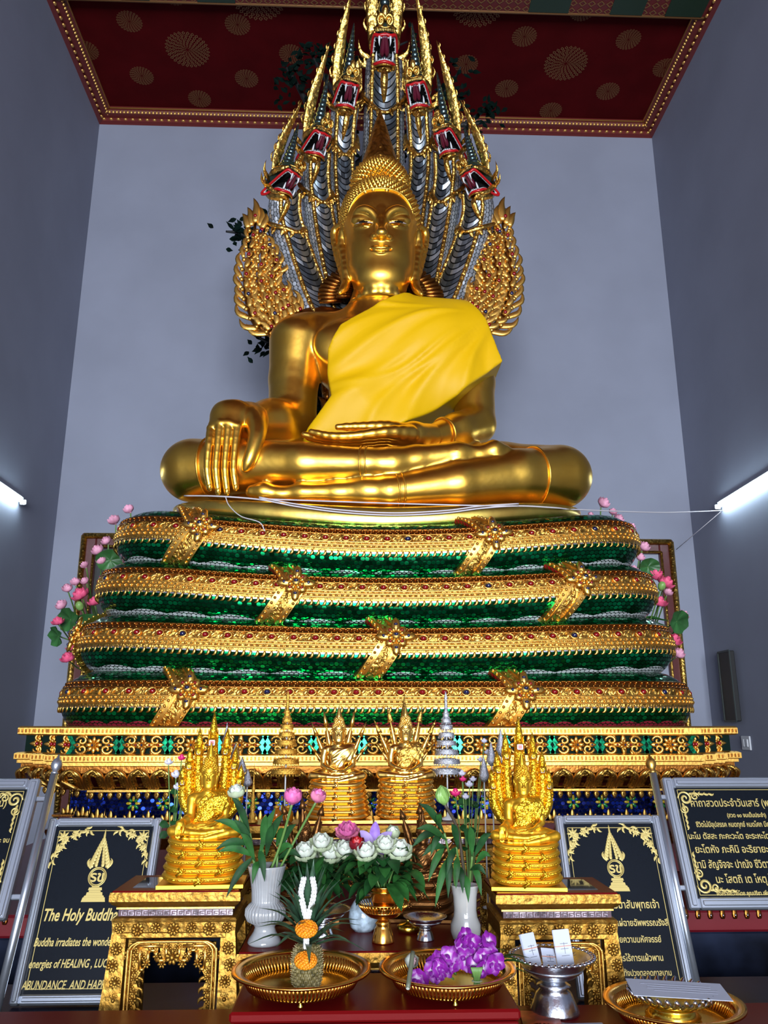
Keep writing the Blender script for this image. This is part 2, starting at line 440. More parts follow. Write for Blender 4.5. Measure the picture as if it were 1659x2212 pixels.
# beam crossing the ceiling, woven gold lattice on red with green panels
p0, p1 = atz(1100, 22, ZC-.04), None; yb = p0[1]
m = MB(); m.add(box(((XL+XR)/2, yb-.45, ZC-.02), (XR-XL, .9, .1), .01), 0, False)
n = 70
for i in range(n):
    x = XL+.1+(XR-XL-.2)*i/n; wv = (XR-XL-.2)/n
    for k in range(9):
        y = yb-.05-.09*k
        V = [(x+wv*.5-wv*.45*a, y+b, ZC-.074) for a, b in ((1, 0), (0, .04), (-1, 0), (0, -.04), (.6, 0), (0, .024), (-.6, 0), (0, -.024))]
        m.add((V, [(0, 1, 5, 4), (1, 2, 6, 5), (2, 3, 7, 6), (3, 0, 4, 7)]), 1, False)
for x0, x1 in ((1.62, 2.05), (2.5, 2.85), (3.1, 3.5), (-1.9, -1.5), (-2.7, -2.4), (-3.4, -3.0)): m.add(box(((x0+x1)/2, yb-.45, ZC-.075), (x1-x0, .86, .008)), 2, False)
m.add(tube([(XL, yb, ZC-.06), (XR, yb, ZC-.06)], .02, 8), 1)
struct(m.build('trim_1', [M_cornice, M_stencil, M_green]))
# gilded cornice under the ceiling
def cornice(name, a, b, nrm):
    a = np.array(a); b = np.array(b); nrm = np.array(nrm, float); L = np.linalg.norm(b-a); d = (b-a)/L
    prof = [(0, 0), (.17, 0), (.17, -.02), (.14, -.03), (.12, -.06), (.05, -.07), (.045, -.11), (.02, -.12), (0, -.13)]
    P = np.array([[a+nrm*p[0]+np.array((0, 0, p[1])), b+nrm*p[0]+np.array((0, 0, p[1]))] for p in prof])
    m = MB(); m.add(surf(P), 0, False)
    for k in range(int(L/.045)):
        o = a+d*(k+.5)*.045
        m.add(ball(o+nrm*.125+np.array((0, 0, -.045)), (.02, .02, .025), 6, 4), 1)
        if k % 2: m.add(ball(o+nrm*.045+np.array((0, 0, -.09)), (.03, .03, .014), 6, 4), 1)
    m.add(tube([a+nrm*.165+np.array((0, 0, -.02)), b+nrm*.165+np.array((0, 0, -.02))], .009, 6), 1)
    struct(m.build(name, [M_cornice, M_cgold]))
cornice('trim_2', (XL, YB, ZC), (XR, YB, ZC), (0, -1, 0))
cornice('trim_3', (XL, YF, ZC), (XL, YB, ZC), (1, 0, 0))
cornice('trim_4', (XR, YF, ZC), (XR, YB, ZC), (-1, 0, 0))
# fluorescent tubes on the side walls
M_tube = NT('lit_tube').set(base=(.8, .9, 1), emit=(.74, .93, 1.0), es=34.0).m
M_fit = simple('tube_fitting', (.75, .78, .8), .4)
def tubelight(lab, x, y0, y1, z, sg):
    e = empty('fluorescent_light', (x, (y0+y1)/2, z), 0, lab, 'light', 'fluorescent tubes on the side walls'); c = np.array(e.location)
    L = (y1-y0)/2
    MB().add(box((sg*.022, 0, .035), (.04, 2*L, .05), .006), sm=False).build('fitting', M_fit, e)
    MB().add(tube([(sg*.06, -L+.03, -.005), (sg*.06, L-.03, -.005)], .017, 10)).build('tube', M_tube, e)
    for s in (-1, 1): MB().add(box((sg*.045, s*(L-.012), .005), (.06, .024, .05), .006), sm=False).build('lamp_holder', M_fit, e)
tubelight('lit white fluorescent tube on the left wall beside the coils', XL+.001, 6.4, 7.62, 3.70, 1)
tubelight('lit white fluorescent tube on the right wall with thread tied to it', XR-.001, 6.62, 7.84, 3.78, -1)
# dark framed doors on the back wall, half hidden by the coils
M_frame = simple('dark_red_frame', (.09, .012, .012), .35)
M_fgold = carved('door_gilding', (.72, .44, .1), .35, 45, .9, .01)
M_bluewall = simple('recess_paint', (.30, .32, .40), .6)
def doorway(name, x0, x1, z1, inner):
    m = MB(); y = YB-.07
    for a, b, c, d in ((x0, x0+.16, 0, z1), (x1-.16, x1, 0, z1), (x0+.16, x1-.16, z1-.16, z1)):
        m.add(box(((a+b)/2, y+.033, (c+d)/2), (b-a, .07, d-c), .01), 0, False)
    d = struct(m.build(name, [M_frame]))
    g = MB()
    for off, rr in ((.03, .032), (.145, .014)):
        pts = [(x0+off, y-.01, .05), (x0+off, y-.01, z1-off), (x1-off, y-.01, z1-off), (x1-off, y-.01, .05)]
        for i in range(3): g.add(tube([pts[i], pts[i+1]], rr, 8))
    g.build('frame_gilding', M_fgold, d)
    MB().add(box(((x0+x1)/2, YB-.012, z1/2-.08), (x1-x0-.32, .02, z1-.16)), sm=False).build('door_panel', inner, d)
doorway('door_1', -3.14, -1.30, 3.62, M_black)
doorway('door_2', 1.50, 3.34, 3.60, M_bluewall)
# light switch and dark speaker board on the right wall
p = atx(1614, 1605, XR); e = empty('light_switch', (XR-.001, p[1], p[2]), 0, 'small white double light switch on the right wall', 'switch')
M_plastic = simple('white_plastic', (.62, .64, .68), .4)
MB().add(box((-.008, 0, 0), (.016, .17, .13), .004), sm=False).build('plate', M_plastic, e)
for s in (-1, 1): MB().add(box((-.02, s*.035, 0), (.012, .04, .07), .003), sm=False).build('rocker', M_plastic, e)
pa, pb = atx(1562, 1410, XR), atx(1604, 1558, XR)
e = empty('notice_board', (XR-.001, (pa[1]+pb[1])/2, (pa[2]+pb[2])/2), 0, 'narrow black board hung on the right wall beyond the altar', 'board')
hh, ll = abs(pa[2]-pb[2])/2, abs(pa[1]-pb[1])/2
MB().add(box((-.03, 0, 0), (.05, 2*ll, 2*hh), .006), sm=False).build('board', M_black, e)
g = MB()
for a, b, c, d in ((0, hh, 2*ll, .02), (0, -hh, 2*ll, .02), (ll, 0, .02, 2*hh), (-ll, 0, .02, 2*hh)): g.add(box((-.058, a, b), (.012, c, d), .003), sm=False)
g.build('board_frame', simple('board_edge', (.03, .04, .04), .4), e)
# ------------------------------------------------------------------ the great seated image
def buddha_body(h, pose='earth', lo=(-1.78, 5.02, 2.9), hi=(1.78, 6.8, 5.32)):
    f = Field(lo, hi, h)
    f.ell((0, 6.28, 3.55), (.62, .44, .42), .05)
    f.ell((0, 6.26, 4.02), (.36, .29, .62), .10)
    f.ell((0, 6.22, 4.60), (.55, .33, .40), .10)
    f.cap((-.60, 6.26, 4.84), (.62, 6.26, 4.86), .20, k=.15)
    f.cap((.0, 6.25, 4.95), (.018, 6.2, 5.25), .30, .225, .12)
    f.ell((-.27, 5.98, 4.62), (.26, .1, .2), .12); f.ell((.27, 5.98, 4.62), (.26, .1, .2), .12)
    # legs
    f.chain([(-.35, 6.22, 3.5), (-.95, 5.98, 3.5), (-1.40, 5.75, 3.45)], (.33, .285, .235), .06)
    f.chain([(.35, 6.22, 3.5), (.95, 5.98, 3.48), (1.37, 5.75, 3.43)], (.33, .285, .24), .06)
    f.chain([(1.36, 5.72, 3.42), (1.0, 5.56, 3.365), (.55, 5.42, 3.26), (.06, 5.34, 3.175)], (.235, .205, .165, .112), .03)
    f.chain([(.06, 5.34, 3.175), (-.10, 5.36, 3.18), (-.3, 5.37, 3.175), (-.55, 5.38, 3.175), (-.7, 5.39, 3.165), (-.82, 5.40, 3.185), (-.90, 5.40, 3.185)], (.112, .108, .082, .07, .055, .07, .05), .03)
    f.chain([(-1.38, 5.72, 3.44), (-1.0, 5.58, 3.435), (-.55, 5.44, 3.405), (-.1, 5.36, 3.385)], (.23, .195, .155, .115), .03)
    f.chain([(-.1, 5.36, 3.385), (.08, 5.38, 3.39), (.25, 5.40, 3.43), (.55, 5.42, 3.48), (.72, 5.43, 3.49), (.82, 5.44, 3.525), (.90, 5.46, 3.53)], (.115, .125, .11, .095, .065, .075, .05), .03)
    # his left arm, palm up in the lap
    f.chain([(.72, 6.22, 4.74), (.795, 6.2, 4.40), (.80, 6.10, 3.99)], (.225, .185, .16), .05)
    f.chain([(.80, 6.08, 3.97), (.62, 5.92, 3.86), (.42, 5.75, 3.75)], (.155, .14, .095), .04)
    if h > .02: lap_hand(f)
    if pose == 'earth':
        f.chain([(-.675, 6.22, 4.74), (-.705, 6.2, 4.40), (-.70, 6.12, 4.0)], (.25, .205, .195), .035)
        f.chain([(-.70, 6.10, 3.96), (-.84, 5.92, 3.90), (-1.0, 5.69, 3.805)], (.195, .19, .14), .05)
        if h > .02: knee_hand(f)
    else:
        f.chain([(-.72, 6.22, 4.74), (-.795, 6.2, 4.40), (-.80, 6.10, 3.99)], (.225, .185, .16), .05)
        f.chain([(-.80, 6.08, 3.97), (-.55, 5.80, 3.82), (-.1, 5.56, 3.72)], (.155, .13, .08), .04)
    return f
def lap_hand(f):
    f.chain([(.42, 5.75, 3.75), (.25, 5.62, 3.70), (.10, 5.56, 3.672)], (.092, .098, .072), .05)
    for i, (y, e) in enumerate(((5.405, -.50), (5.465, -.555), (5.525, -.53), (5.585, -.44))):
        f.chain([(.22, 5.60-.02*(3-i), 3.68), (.05, y+.03, 3.655), (-.18, y, 3.612), (-.36, y+.01, 3.612), (e, y+.03, 3.65)], (.07, .046, .036, .031, .024), .010, n=12)
    f.chain([(.22, 5.62, 3.72), (.06, 5.54, 3.735), (-.12, 5.50, 3.722), (-.31, 5.49, 3.712)], (.06, .046, .034, .024), .02, n=10)
def knee_hand(f):
    f.chain([(-.93, 5.79, 3.85), (-1.02, 5.66, 3.80)], (.15, .135), .05)
    kn = [(-1.212, 5.42, 3.66), (-1.150, 5.40, 3.69), (-1.088, 5.395, 3.69), (-1.027, 5.40, 3.67)]
    for k in kn: f.chain([(-1.02, 5.66, 3.80), ((k[0]-1.06)/2, 5.52, 3.79), k], (.14, .105, .038), .045)
    for k, zt in zip(kn, (3.205, 3.175, 3.172, 3.205)):
        f.chain([k, (k[0]-.004, 5.375, 3.52), (k[0]-.006, 5.37, 3.34), (k[0]*.985, 5.385, zt)], (.036, .029, .027, .023), .003, n=10)
    f.chain([(-.96, 5.64, 3.83), (-.905, 5.48, 3.74), (-.880, 5.375, 3.60), (-.905, 5.335, 3.45), (-.945, 5.345, 3.335)], (.11, .075, .05, .038, .026), .04, n=14)
def buddha_head(h):
    f = Field((-.50, 5.68, 5.02), (.55, 6.66, 6.74), h); cx = .018
    f.ell((cx, 6.16, 5.80), (.312, .27, .40), .02); f.ell((cx, 6.10, 5.45), (.285, .245, .34), .14)
    f.ell((cx, 6.25, 5.96), (.345, .33, .42), .06); f.ell((cx, 6.27, 6.34), (.255, .25, .25), .04)
    f.cap((cx, 6.21, 4.95), (cx, 6.2, 5.4), .235, .215, .05)
    for z, r in ((5.085, .014), (4.985, .012)):
        th = np.linspace(0, 2*pi, 25); rr = .238+(5.25-z)*.1; f.chain(np.stack([cx+rr*np.cos(th), 6.205+rr*np.sin(th), z+.0*th], 1), np.full(25, r+.008), .02)
    f.ell((cx, 5.985, 5.235), (.19, .115, .115), .10)                              # chin
    f.chain([(cx, 5.905, 5.84), (cx, 5.878, 5.72), (cx, 5.822, 5.565)], (.02, .026, .042), .045)   # nose
    f.ell((cx, 5.815, 5.56), (.05, .045, .04), .02)
    for s in (-1, 1):
        f.ell((cx+s*.058, 5.865, 5.553), (.032, .04, .03), .012)
        # brow ridge sweeping from the nose root
        b = np.array([at(823+s*dx, v, y) for dx, v, y in ((7, 487, 5.892), (11, 472, 5.895), (21, 458.5, 5.897), (35, 453, 5.907), (50, 458, 5.94), (63, 476, 5.99))])
        f.chain(b, (.014, .026, .034, .036, .032, .012), .018, n=14)
        f.ell(at(823+s*34, 478, 5.965), (.125, .06, .075), .015)                  # lidded eye
        l = np.array([at(823+s*dx, v, y) for dx, v, y in ((13, 483, 5.905), (24, 480.5, 5.885), (36, 480, 5.885), (48, 482, 5.92), (58, 484, 5.965))])
        f.chain(l+np.array((0, .0, .012)), (.008, .012, .013, .011, .006), .008, n=9); f.chain(l+np.array((0, .012, -.032)), (.006, .01, .012, .01, .006), .012, n=9)
        # ear with a long flared lobe
        x = lambda a: cx+s*a
        f.chain([(x(.345), 6.2, 5.90), (x(.405), 6.26, 5.88), (x(.405), 6.27, 5.78), (x(.375), 6.24, 5.62), (x(.335), 6.19, 5.45), (x(.30), 6.14, 5.30), (x(.31), 6.08, 5.20), (x(.345), 6.04, 5.13)], (.02, .03, .03, .032, .034, .036, .034, .018), .02, n=20)
        f.chain([(x(.33), 6.18, 5.86), (x(.345), 6.2, 5.70), (x(.315), 6.16, 5.50), (x(.295), 6.13, 5.33)], (.025, .028, .03, .03), .03, n=10)
    # lips
    up = [at(u, v, y) for u, v, y in ((791, 534, 5.925), (800, 536.5, 5.885), (811, 535.5, 5.858), (818, 534.5, 5.852), (823, 536, 5.852), (828, 534.5, 5.852), (835, 535.5, 5.858), (846, 536.5, 5.885), (855, 534, 5.925))]
    lo = [at(u, v, y) for u, v, y in ((798, 540, 5.905), (809, 544, 5.870), (823, 545.5, 5.856), (837, 544, 5.870), (848, 540, 5.905))]
    f.chain(up, (.006, .009, .011, .012, .010, .012, .011, .009, .006), .008, n=24); f.chain(lo, (.005, .009, .012, .009, .005), .008, n=18)
    f.chain([at(u, v, y) for u, v, y in ((793, 537.5, 5.910), (808, 540.5, 5.855), (823, 541, 5.838), (838, 540.5, 5.855), (853, 537.5, 5.910))], (.004, .006, .006, .006, .004), .006, cut=True, n=14)
    return f
def hair_mesh(mb, mi=0, dens=1.0, seg=7):
    cx = .018; prof = [(1.0, -.3), (.95, .12), (.68, .22), (.6, .45), (.32, .55), (.2, .78), (.02, .9)]
    CV, CF = lathe(prof, seg)
    def put(c, r, n0, zmin, test):
        for i in range(n0):
            z = 1-2*(i+.5)/n0; ph = i*2.399963; rr = sqrt(1-z*z); d = np.array((rr*cos(ph), rr*sin(ph), z)); p = np.array(c)+d*np.array(r)
            if p[2] < zmin or not test(p): continue
            nn = d/np.array(r); mb.add((CV, CF), mi, M=frame(p, nn, s=.0245/sqrt(dens)))
    def cap_ok(p):
        x, z = abs(p[0]-cx), p[2]
        if p[1] < 6.22:
            if z < 6.06 and (x/.305)**3.2+(max(z-5.62, 0)/.45)**3.2 < 1: return False
            if z < 5.62 and p[1] < 6.16: return False
        if (p[0]-cx)**2/.255**2+(p[1]-6.27)**2/.25**2+(p[2]-6.34)**2/.25**2 < 1: return False
        return True
    put((cx, 6.25, 5.96), (.352, .337, .43), int(1150*dens), 5.45, cap_ok)
    put((cx, 6.27, 6.34), (.262, .257, .256), int(560*dens), 6.25, lambda p: (p[0]-cx)**2/.345**2+(p[1]-6.25)**2/.33**2+(p[2]-5.96)**2/.42**2 > 1)
    # rim along the hairline
    pts = []
    for t in np.linspace(0, pi, 41):
        c, s_ = cos(t), sin(t); x = .308*np.sign(c)*abs(c)**(2/3.2); z = 5.62+.452*abs(s_)**(2/3.2)
        q = 1-(x/.345)**2-((z-5.96)/.42)**2; y = 6.25-.33*sqrt(max(q, .02)); pts.append((cx+x, min(y, 6.2)-.012, z))
    mb.add(tube(pts, .013, 6), mi)
def buddha_spire(mb, mi=0, n=20):
    mb.add(lathe([(.165, 6.50), (.155, 6.60), (.125, 6.72), (.10, 6.82), (.075, 6.93), (.05, 7.03), (.025, 7.12), (.004, 7.2)], n, 8, .18), mi, M=T(.018, 6.27, 0))
    for k in range(3): mb.add(flame(.10-.02*k, .03-.006*k, 0, 6, 6), mi, M=T(.018, 6.12+.0*k, 6.56+.045*k) @ R('X', -.2))
def buddha_robe(h, lo=(-1.0, 5.5, 3.55), hi=(1.25, 6.75, 5.35)):
    f = Field(lo, hi, h)
    f.ell((0.0, 6.24, 3.86), (.52, .36, .5), .05); f.ell((0, 6.24, 4.2), (.50, .335, .6), .2); f.ell((.03, 6.21, 4.55), (.67, .36, .50), .2)
    f.cap((.018, 6.22, 4.9), (.66, 6.25, 4.87), .235, .245, .18)
    f.cap((.0, 6.25, 4.95), (.018, 6.2, 5.25), .30, .20, .12)
    f.ell((-.27, 5.98, 4.62), (.28, .1, .2), .15); f.ell((.27, 5.98, 4.62), (.28, .1, .2), .15)
    f.chain([(.74, 6.22, 4.74), (.82, 6.2, 4.45), (.85, 6.16, 4.2)], (.235, .205, .22), .25, pad=.3)
    f.chain([(.45, 6.1, 4.7), (.55, 6.08, 4.3)], (.25, .22), .25, pad=.3)
    f.chain([(.72, 6.1, 4.35), (1.02, 6.08, 4.40)], (.16, .05), .15, pad=.3)
    f.cap((.86, 6.15, 4.72), (1.06, 6.02, 4.44), .17, .05, .2, pad=.3)
    f.cap((-.45, 6.0, 3.85), (-.2, 6.05, 4.1), .10, .2, .15, pad=.3)
    X, Y, Z = f.ax[0][:, None, None], f.ax[1][None, :, None], f.ax[2][None, None, :]
    # folds falling from the left shoulder across the chest
    wv = Z-.30*X-.12*X*X; q = np.clip((X+.9)/1.6, 0, 1)
    ax_, az_ = X-1.05, Z-5.0                        # folds fan out from the left shoulder
    an = np.arctan2(-az_, -ax_); rr = np.hypot(ax_, az_)
    crease = lambda c, wd, a: a*np.exp(-((an-c-.10*np.sin(3*rr+9*c))/wd)**2)
    fold = 0
    for c, wd, a, r0 in ((.12, .03, .016, .5), (.24, .025, .012, .9), (.33, .04, .02, .35), (.47, .03, .014, .8), (.56, .025, .018, .5), (.68, .05, .022, .3), (.82, .03, .014, .6), (.93, .05, .02, .25), (1.12, .06, .02, .2)):
        fold = fold+crease(c, wd, a)*np.clip((rr-r0)*2.5, 0, 1)-crease(c+wd*1.7, wd*1.3, a*.6)*np.clip((rr-r0)*2.5, 0, 1)
    fold = fold+.006*np.sin(5*X+3*Z)*np.sin(7*Z-2*X)
    D = f.D-.03-fold.astype(np.float32)*(Y < 6.3)
    def half(p, q):     # keep the side to the right of travel p->q in (x,z)
        d = np.array(q)-np.array(p); d /= np.linalg.norm(d); return (-(X-p[0])*(d[1])+(Z-p[1])*d[0])
    A = at(893, 622, 6.05)[[0, 2]]; B = at(735, 715, 5.95)[[0, 2]]; C_ = at(709, 760, 5.92)[[0, 2]]; Dd = at(707, 810, 5.92)[[0, 2]]; E = at(716, 862, 5.92)[[0, 2]]; G = at(640, 950, 5.85)[[0, 2]]
    H = at(845, 928, 5.86)[[0, 2]]; I = at(985, 862, 5.92)[[0, 2]]; J = at(1082, 790, 5.98)[[0, 2]]; K = at(1045, 715, 6.1)[[0, 2]]; L = at(1000, 600, 6.2)[[0, 2]]
    K2 = at(1010, 672, 6.2)[[0, 2]]; K3 = at(955, 636, 6.22)[[0, 2]]
    poly = np.array([A, B, C_, Dd, E, G, H, I, J, K, K2, K3+np.array((.02, .03)), L+np.array((-.1, .25))])
    x, z = f.ax[0][:, None], f.ax[2][None, :]; dmin = np.full((len(f.ax[0]), len(f.ax[2])), 9.0); ins = np.zeros(dmin.shape, bool)
    for i in range(len(poly)):
        p, q_ = poly[i], poly[(i+1) % len(poly)]; e = q_-p; t = np.clip(((x-p[0])*e[0]+(z-p[1])*e[1])/(e@e), 0, 1)
        dmin = np.minimum(dmin, np.hypot(x-p[0]-t*e[0], z-p[1]-t*e[1]))
        c = ((p[1] > z) != (q_[1] > z)) & (x < (q_[0]-p[0])*(z-p[1])/(q_[1]-p[1]+1e-12)+p[0]); ins ^= c
    reg = np.where(ins, -dmin, dmin)[:, None, :]
    back = (Y-6.62)+0*X+0*Z
    f.D = np.maximum(np.maximum(D, reg), back).astype(np.float32)
    return f
M_robe = NT('yellow_satin'); _o = M_robe.obj()
M_robe.set(base=(.80, .46, .002), rough=.5, spec=.25, normal=bump(M_robe, noise(M_robe, 260, 2, _o), .05, .002)); M_robe = M_robe.m
M_eyew = simple('eye_shell', (.75, .62, .62), .2); M_dark = simple('eye_dark', (.004, .003, .003), .15)
BUD = empty('buddha_statue', (0, 6.2, 3.0), 0, 'large seated golden Buddha in a yellow robe on the green coils', 'statue')
def childof(o, root): o.parent = root; o.matrix_parent_inverse = Matrix.Translation(-Vector(root.location)); return o
bm_ = MB(); bm_.add(relax(buddha_body(.0135).mesh(), 2)); bm_.add(relax(buddha_head(.0068).mesh(), 1))
_f = Field((-1.36, 5.25, 3.10), (-.70, 6.0, 4.08), .0062); knee_hand(_f); bm_.add(relax(_f.mesh(), 1)); _f = Field((-.66, 5.28, 3.5), (.60, 5.92, 3.9), .0066); lap_hand(_f); bm_.add(relax(_f.mesh(), 1))
# incised rings at knees, ankles and wrist
for c, ax, r in (((-1.235, 5.665, 3.44), (1, -.38, 0), .228), ((1.13, 5.62, 3.385), (1, .42, .12), .225), ((.50, 5.82, 3.79), (.7, .55, .3), .128)):
    M = frame(c, ax); th = np.linspace(0, 2*pi, 41)[:-1]; bm_.add(tube(np.stack([r*np.cos(th), r*np.sin(th), 0*th], 1), .008, 5, closed=True), M=M)
for c, ax, r in (((-.13, 5.365, 3.387), (1, -.2, 0), .125), ((-.09, 5.362, 3.387), (1, -.2, 0), .125), ((.10, 5.345, 3.183), (1, .2, .1), .122), ((.14, 5.35, 3.188), (1, .2, .1), .126)):
    M = frame(c, ax); th = np.linspace(0, 2*pi, 33)[:-1]; bm_.add(tube(np.stack([r*np.cos(th), r*np.sin(th), 0*th], 1), .007, 5, closed=True), M=M)
for x, y, z in ((-1.194, 5.364, 3.216), (-1.133, 5.364, 3.187), (-1.072, 5.364, 3.184), (-1.012, 5.364, 3.217), (-.944, 5.322, 3.348)): bm_.add(ball((x, y, z), (.014, .006, .022), 8, 6))
childof(bm_.build('body', M_gold), BUD)
m = MB(); hair_mesh(m); childof(m.build('hair_curls', M_gold), BUD)
m = MB(); buddha_spire(m); childof(m.build('crown_flame', carved('finial_gold', (.55, .27, .05), .35, 30, .7, .01)), BUD)
for s in (-1, 1):
    m = MB(); l = path([at(823+s*dx, v, y)+np.array((0, -.004, -.006)) for dx, v, y in ((14, 482, 5.895), (24, 479.5, 5.872), (36, 479, 5.872), (48, 481, 5.908), (57, 483.5, 5.955))], 15)
    m.add(tube(l, [.001, .0065, .008, .0065, .001], 8, flat=.8, hint=(0, 0, 1)), 0)
    e = childof(m.build('eye', [M_eyew]), BUD)
    m = MB(); m.add(tube(l[5:11]+np.array((0, -.007, .0005)), [.0075, .0098, .0098, .0075], 8, flat=.9), 0); x = m.build('iris', [M_dark], e)
_rb = relax(buddha_robe(.0135).mesh(), 2)
robe = childof(MB().add(_rb).build('robe', M_robe), BUD); robe['label'] = 'bright yellow satin robe'
m = MB(); P = np.array([[at(1040+k*8, 800+j*34, 6.34)+np.array((0, .03*sin(k+j), 0)) for k in range(3)] for j in range(3)]); m.add(surf(P)); m.add(surf(P+np.array((0, .02, 0))))
rt_ = m.build('robe_tail', M_robe, robe)
# sagging gilt base plate
m = MB(); n = 61; xs_ = np.linspace(-1, 1, n)
ring = []
for t in np.linspace(0, 2*pi, 96, endpoint=False):
    c, s_ = cos(t), sin(t); x = 1.60*np.sign(c)*abs(c)**(.75); y = 6.28+1.06*np.sign(s_)*abs(s_)**.75; ring.append((x, y))
ring = np.array(ring); zt = lambda x: 3.045+.165*(abs(x)/1.6)**1.7; zb = lambda x: 2.90+.215*(abs(x)/1.6)**1.7
rows = []
for sc, z0 in ((.0, 1), (.5, 1), (.9, 1), (.975, .98), (1.0, .85), (1.0, .2), (.985, .0), (.5, 0), (0, 0)):
    rows.append([(x*sc, 6.28+(y-6.28)*sc, zb(x*sc)+(zt(x*sc)-zb(x*sc))*z0) for x, y in ring])
m.add(surf(np.array(rows), False, True)); childof(m.build('base_plate', simple('aged_gold', (.95, .60, .13), .36, 1.0, 9, .1, .02, .25, 4)), BUD)
# ------------------------------------------------------------------ coiled naga throne
M_gtile = _tile('green_mirror_scale', (.0, .085, .026), (.002, .46, .14), .12, 34, .22, .9, (-.166, 11.5, .026, (.86, .88, .90)))
M_gtile_red = _tile('green_mirror_scale_red_hem', (.0, .085, .026), (.002, .46, .14), .12, 34, .22, .9, (-.128, 24, .018, (.42, .03, .06)))
M_gem = simple('red_glass_gem', (.26, .002, .005), .12, 0, coat=.5); M_bgem = simple('blue_glass_gem', (.004, .008, .06), .08, coat=1.0)
M_redlac = simple('red_lacquer', (.33, .006, .008), .22, coat=.5)
M_silver = simple('silver_trim', (.75, .77, .80), .2, 1.0)
M_band = carved('ribbed_gold_band', (.90, .52, .115), .36, 75, .7, .008)
THR = empty('naga_throne', (0, 6.25, 1.53), 0, 'green mirror tiled throne of stacked naga coils with seven raised heads', 'throne')
class Coil:
    def __init__(s, a, b, zc, sag, cy=6.25, rn=.2, rz=.205):
        s.zc, s.sag, s.a, s.rn, s.rz = zc, sag, a, rn, rz
        t = np.linspace(-pi/2, 1.5*pi, 4001); c, q = np.cos(t), np.sin(t); e = 2/5.0
        X = (a-rn)*np.sign(c)*np.abs(c)**e; Y = cy+(b-rn)*np.sign(q)*np.abs(q)**e
        d = np.concatenate([[0], np.cumsum(np.hypot(np.diff(X), np.diff(Y)))]); s.L = d[-1]
        s.n = 420; uu = np.linspace(0, s.L, s.n+1); s.u = uu; s.X = np.interp(uu, d, X); s.Y = np.interp(uu, d, Y)
        # smooth the corner normals
        tx, ty = np.gradient(s.X), np.gradient(s.Y); l = np.hypot(tx, ty)+1e-12; s.nx, s.ny = ty/l, -tx/l
        s.nx[0] = s.nx[-1] = 0; s.ny[0] = s.ny[-1] = -1
    def pt(s, u, ph, off=0.0):
        u = np.mod(np.asarray(u, float), s.L); ph = np.asarray(ph, float)
        x, y = np.interp(u, s.u, s.X), np.interp(u, s.u, s.Y); nx, ny = np.interp(u, s.u, s.nx), np.interp(u, s.u, s.ny); l = np.hypot(nx, ny); nx, ny = nx/l, ny/l
        c, q = np.cos(ph), np.sin(ph); e = 1.0; cc, qq = np.sign(c)*np.abs(c)**e, np.sign(q)*np.abs(q)**e
        rn = s.rn*cc+off*c; z = s.zc+s.sag*(np.abs(x)/1.9)**2+s.rz*qq+off*q
        return np.stack(np.broadcast_arrays(x+nx*rn, y+ny*rn, z), -1)
    def fr(s, u, ph, off=0.0, sc=1.0, rot=0.0):
        """frame on the surface: z outward, x along the coil"""
        o = s.pt(u, ph, off); a = s.pt(u+.02, ph, off)-s.pt(u-.02, ph, off); b = s.pt(u, ph+.05, off)-s.pt(u, ph-.05, off)
        M = frame(o, np.cross(a, b), a, sc); return M @ R('Z', rot)
    def skin(s, u0, u1, p0, p1, off, nu, nv):
        U = np.linspace(u0, u1, nu)[:, None]; PH = np.linspace(p0, p1, nv)[None, :]
        P = s.pt(U, PH, off); uv = np.stack(np.broadcast_arrays(U, PH*.19), -1).reshape(-1, 2); V, F = surf(P); return V, F, uv
D2 = radians
PETAL = ball((0, 0, 0), (1, .5, .35), 6, 4); BEAD = ball((0, 0, 0), (1, 1, .9), 7, 6); GEMV = ball((0, 0, 0), (1, .8, .6), 8, 5)
_lf = tube(path([(0, 0, 0), (.5, .35, .1), (1.1, .45, .12), (1.6, .1, .02)], 7), [.18, .34, .34, .22, .03], 6, flat=.6)
coils = []
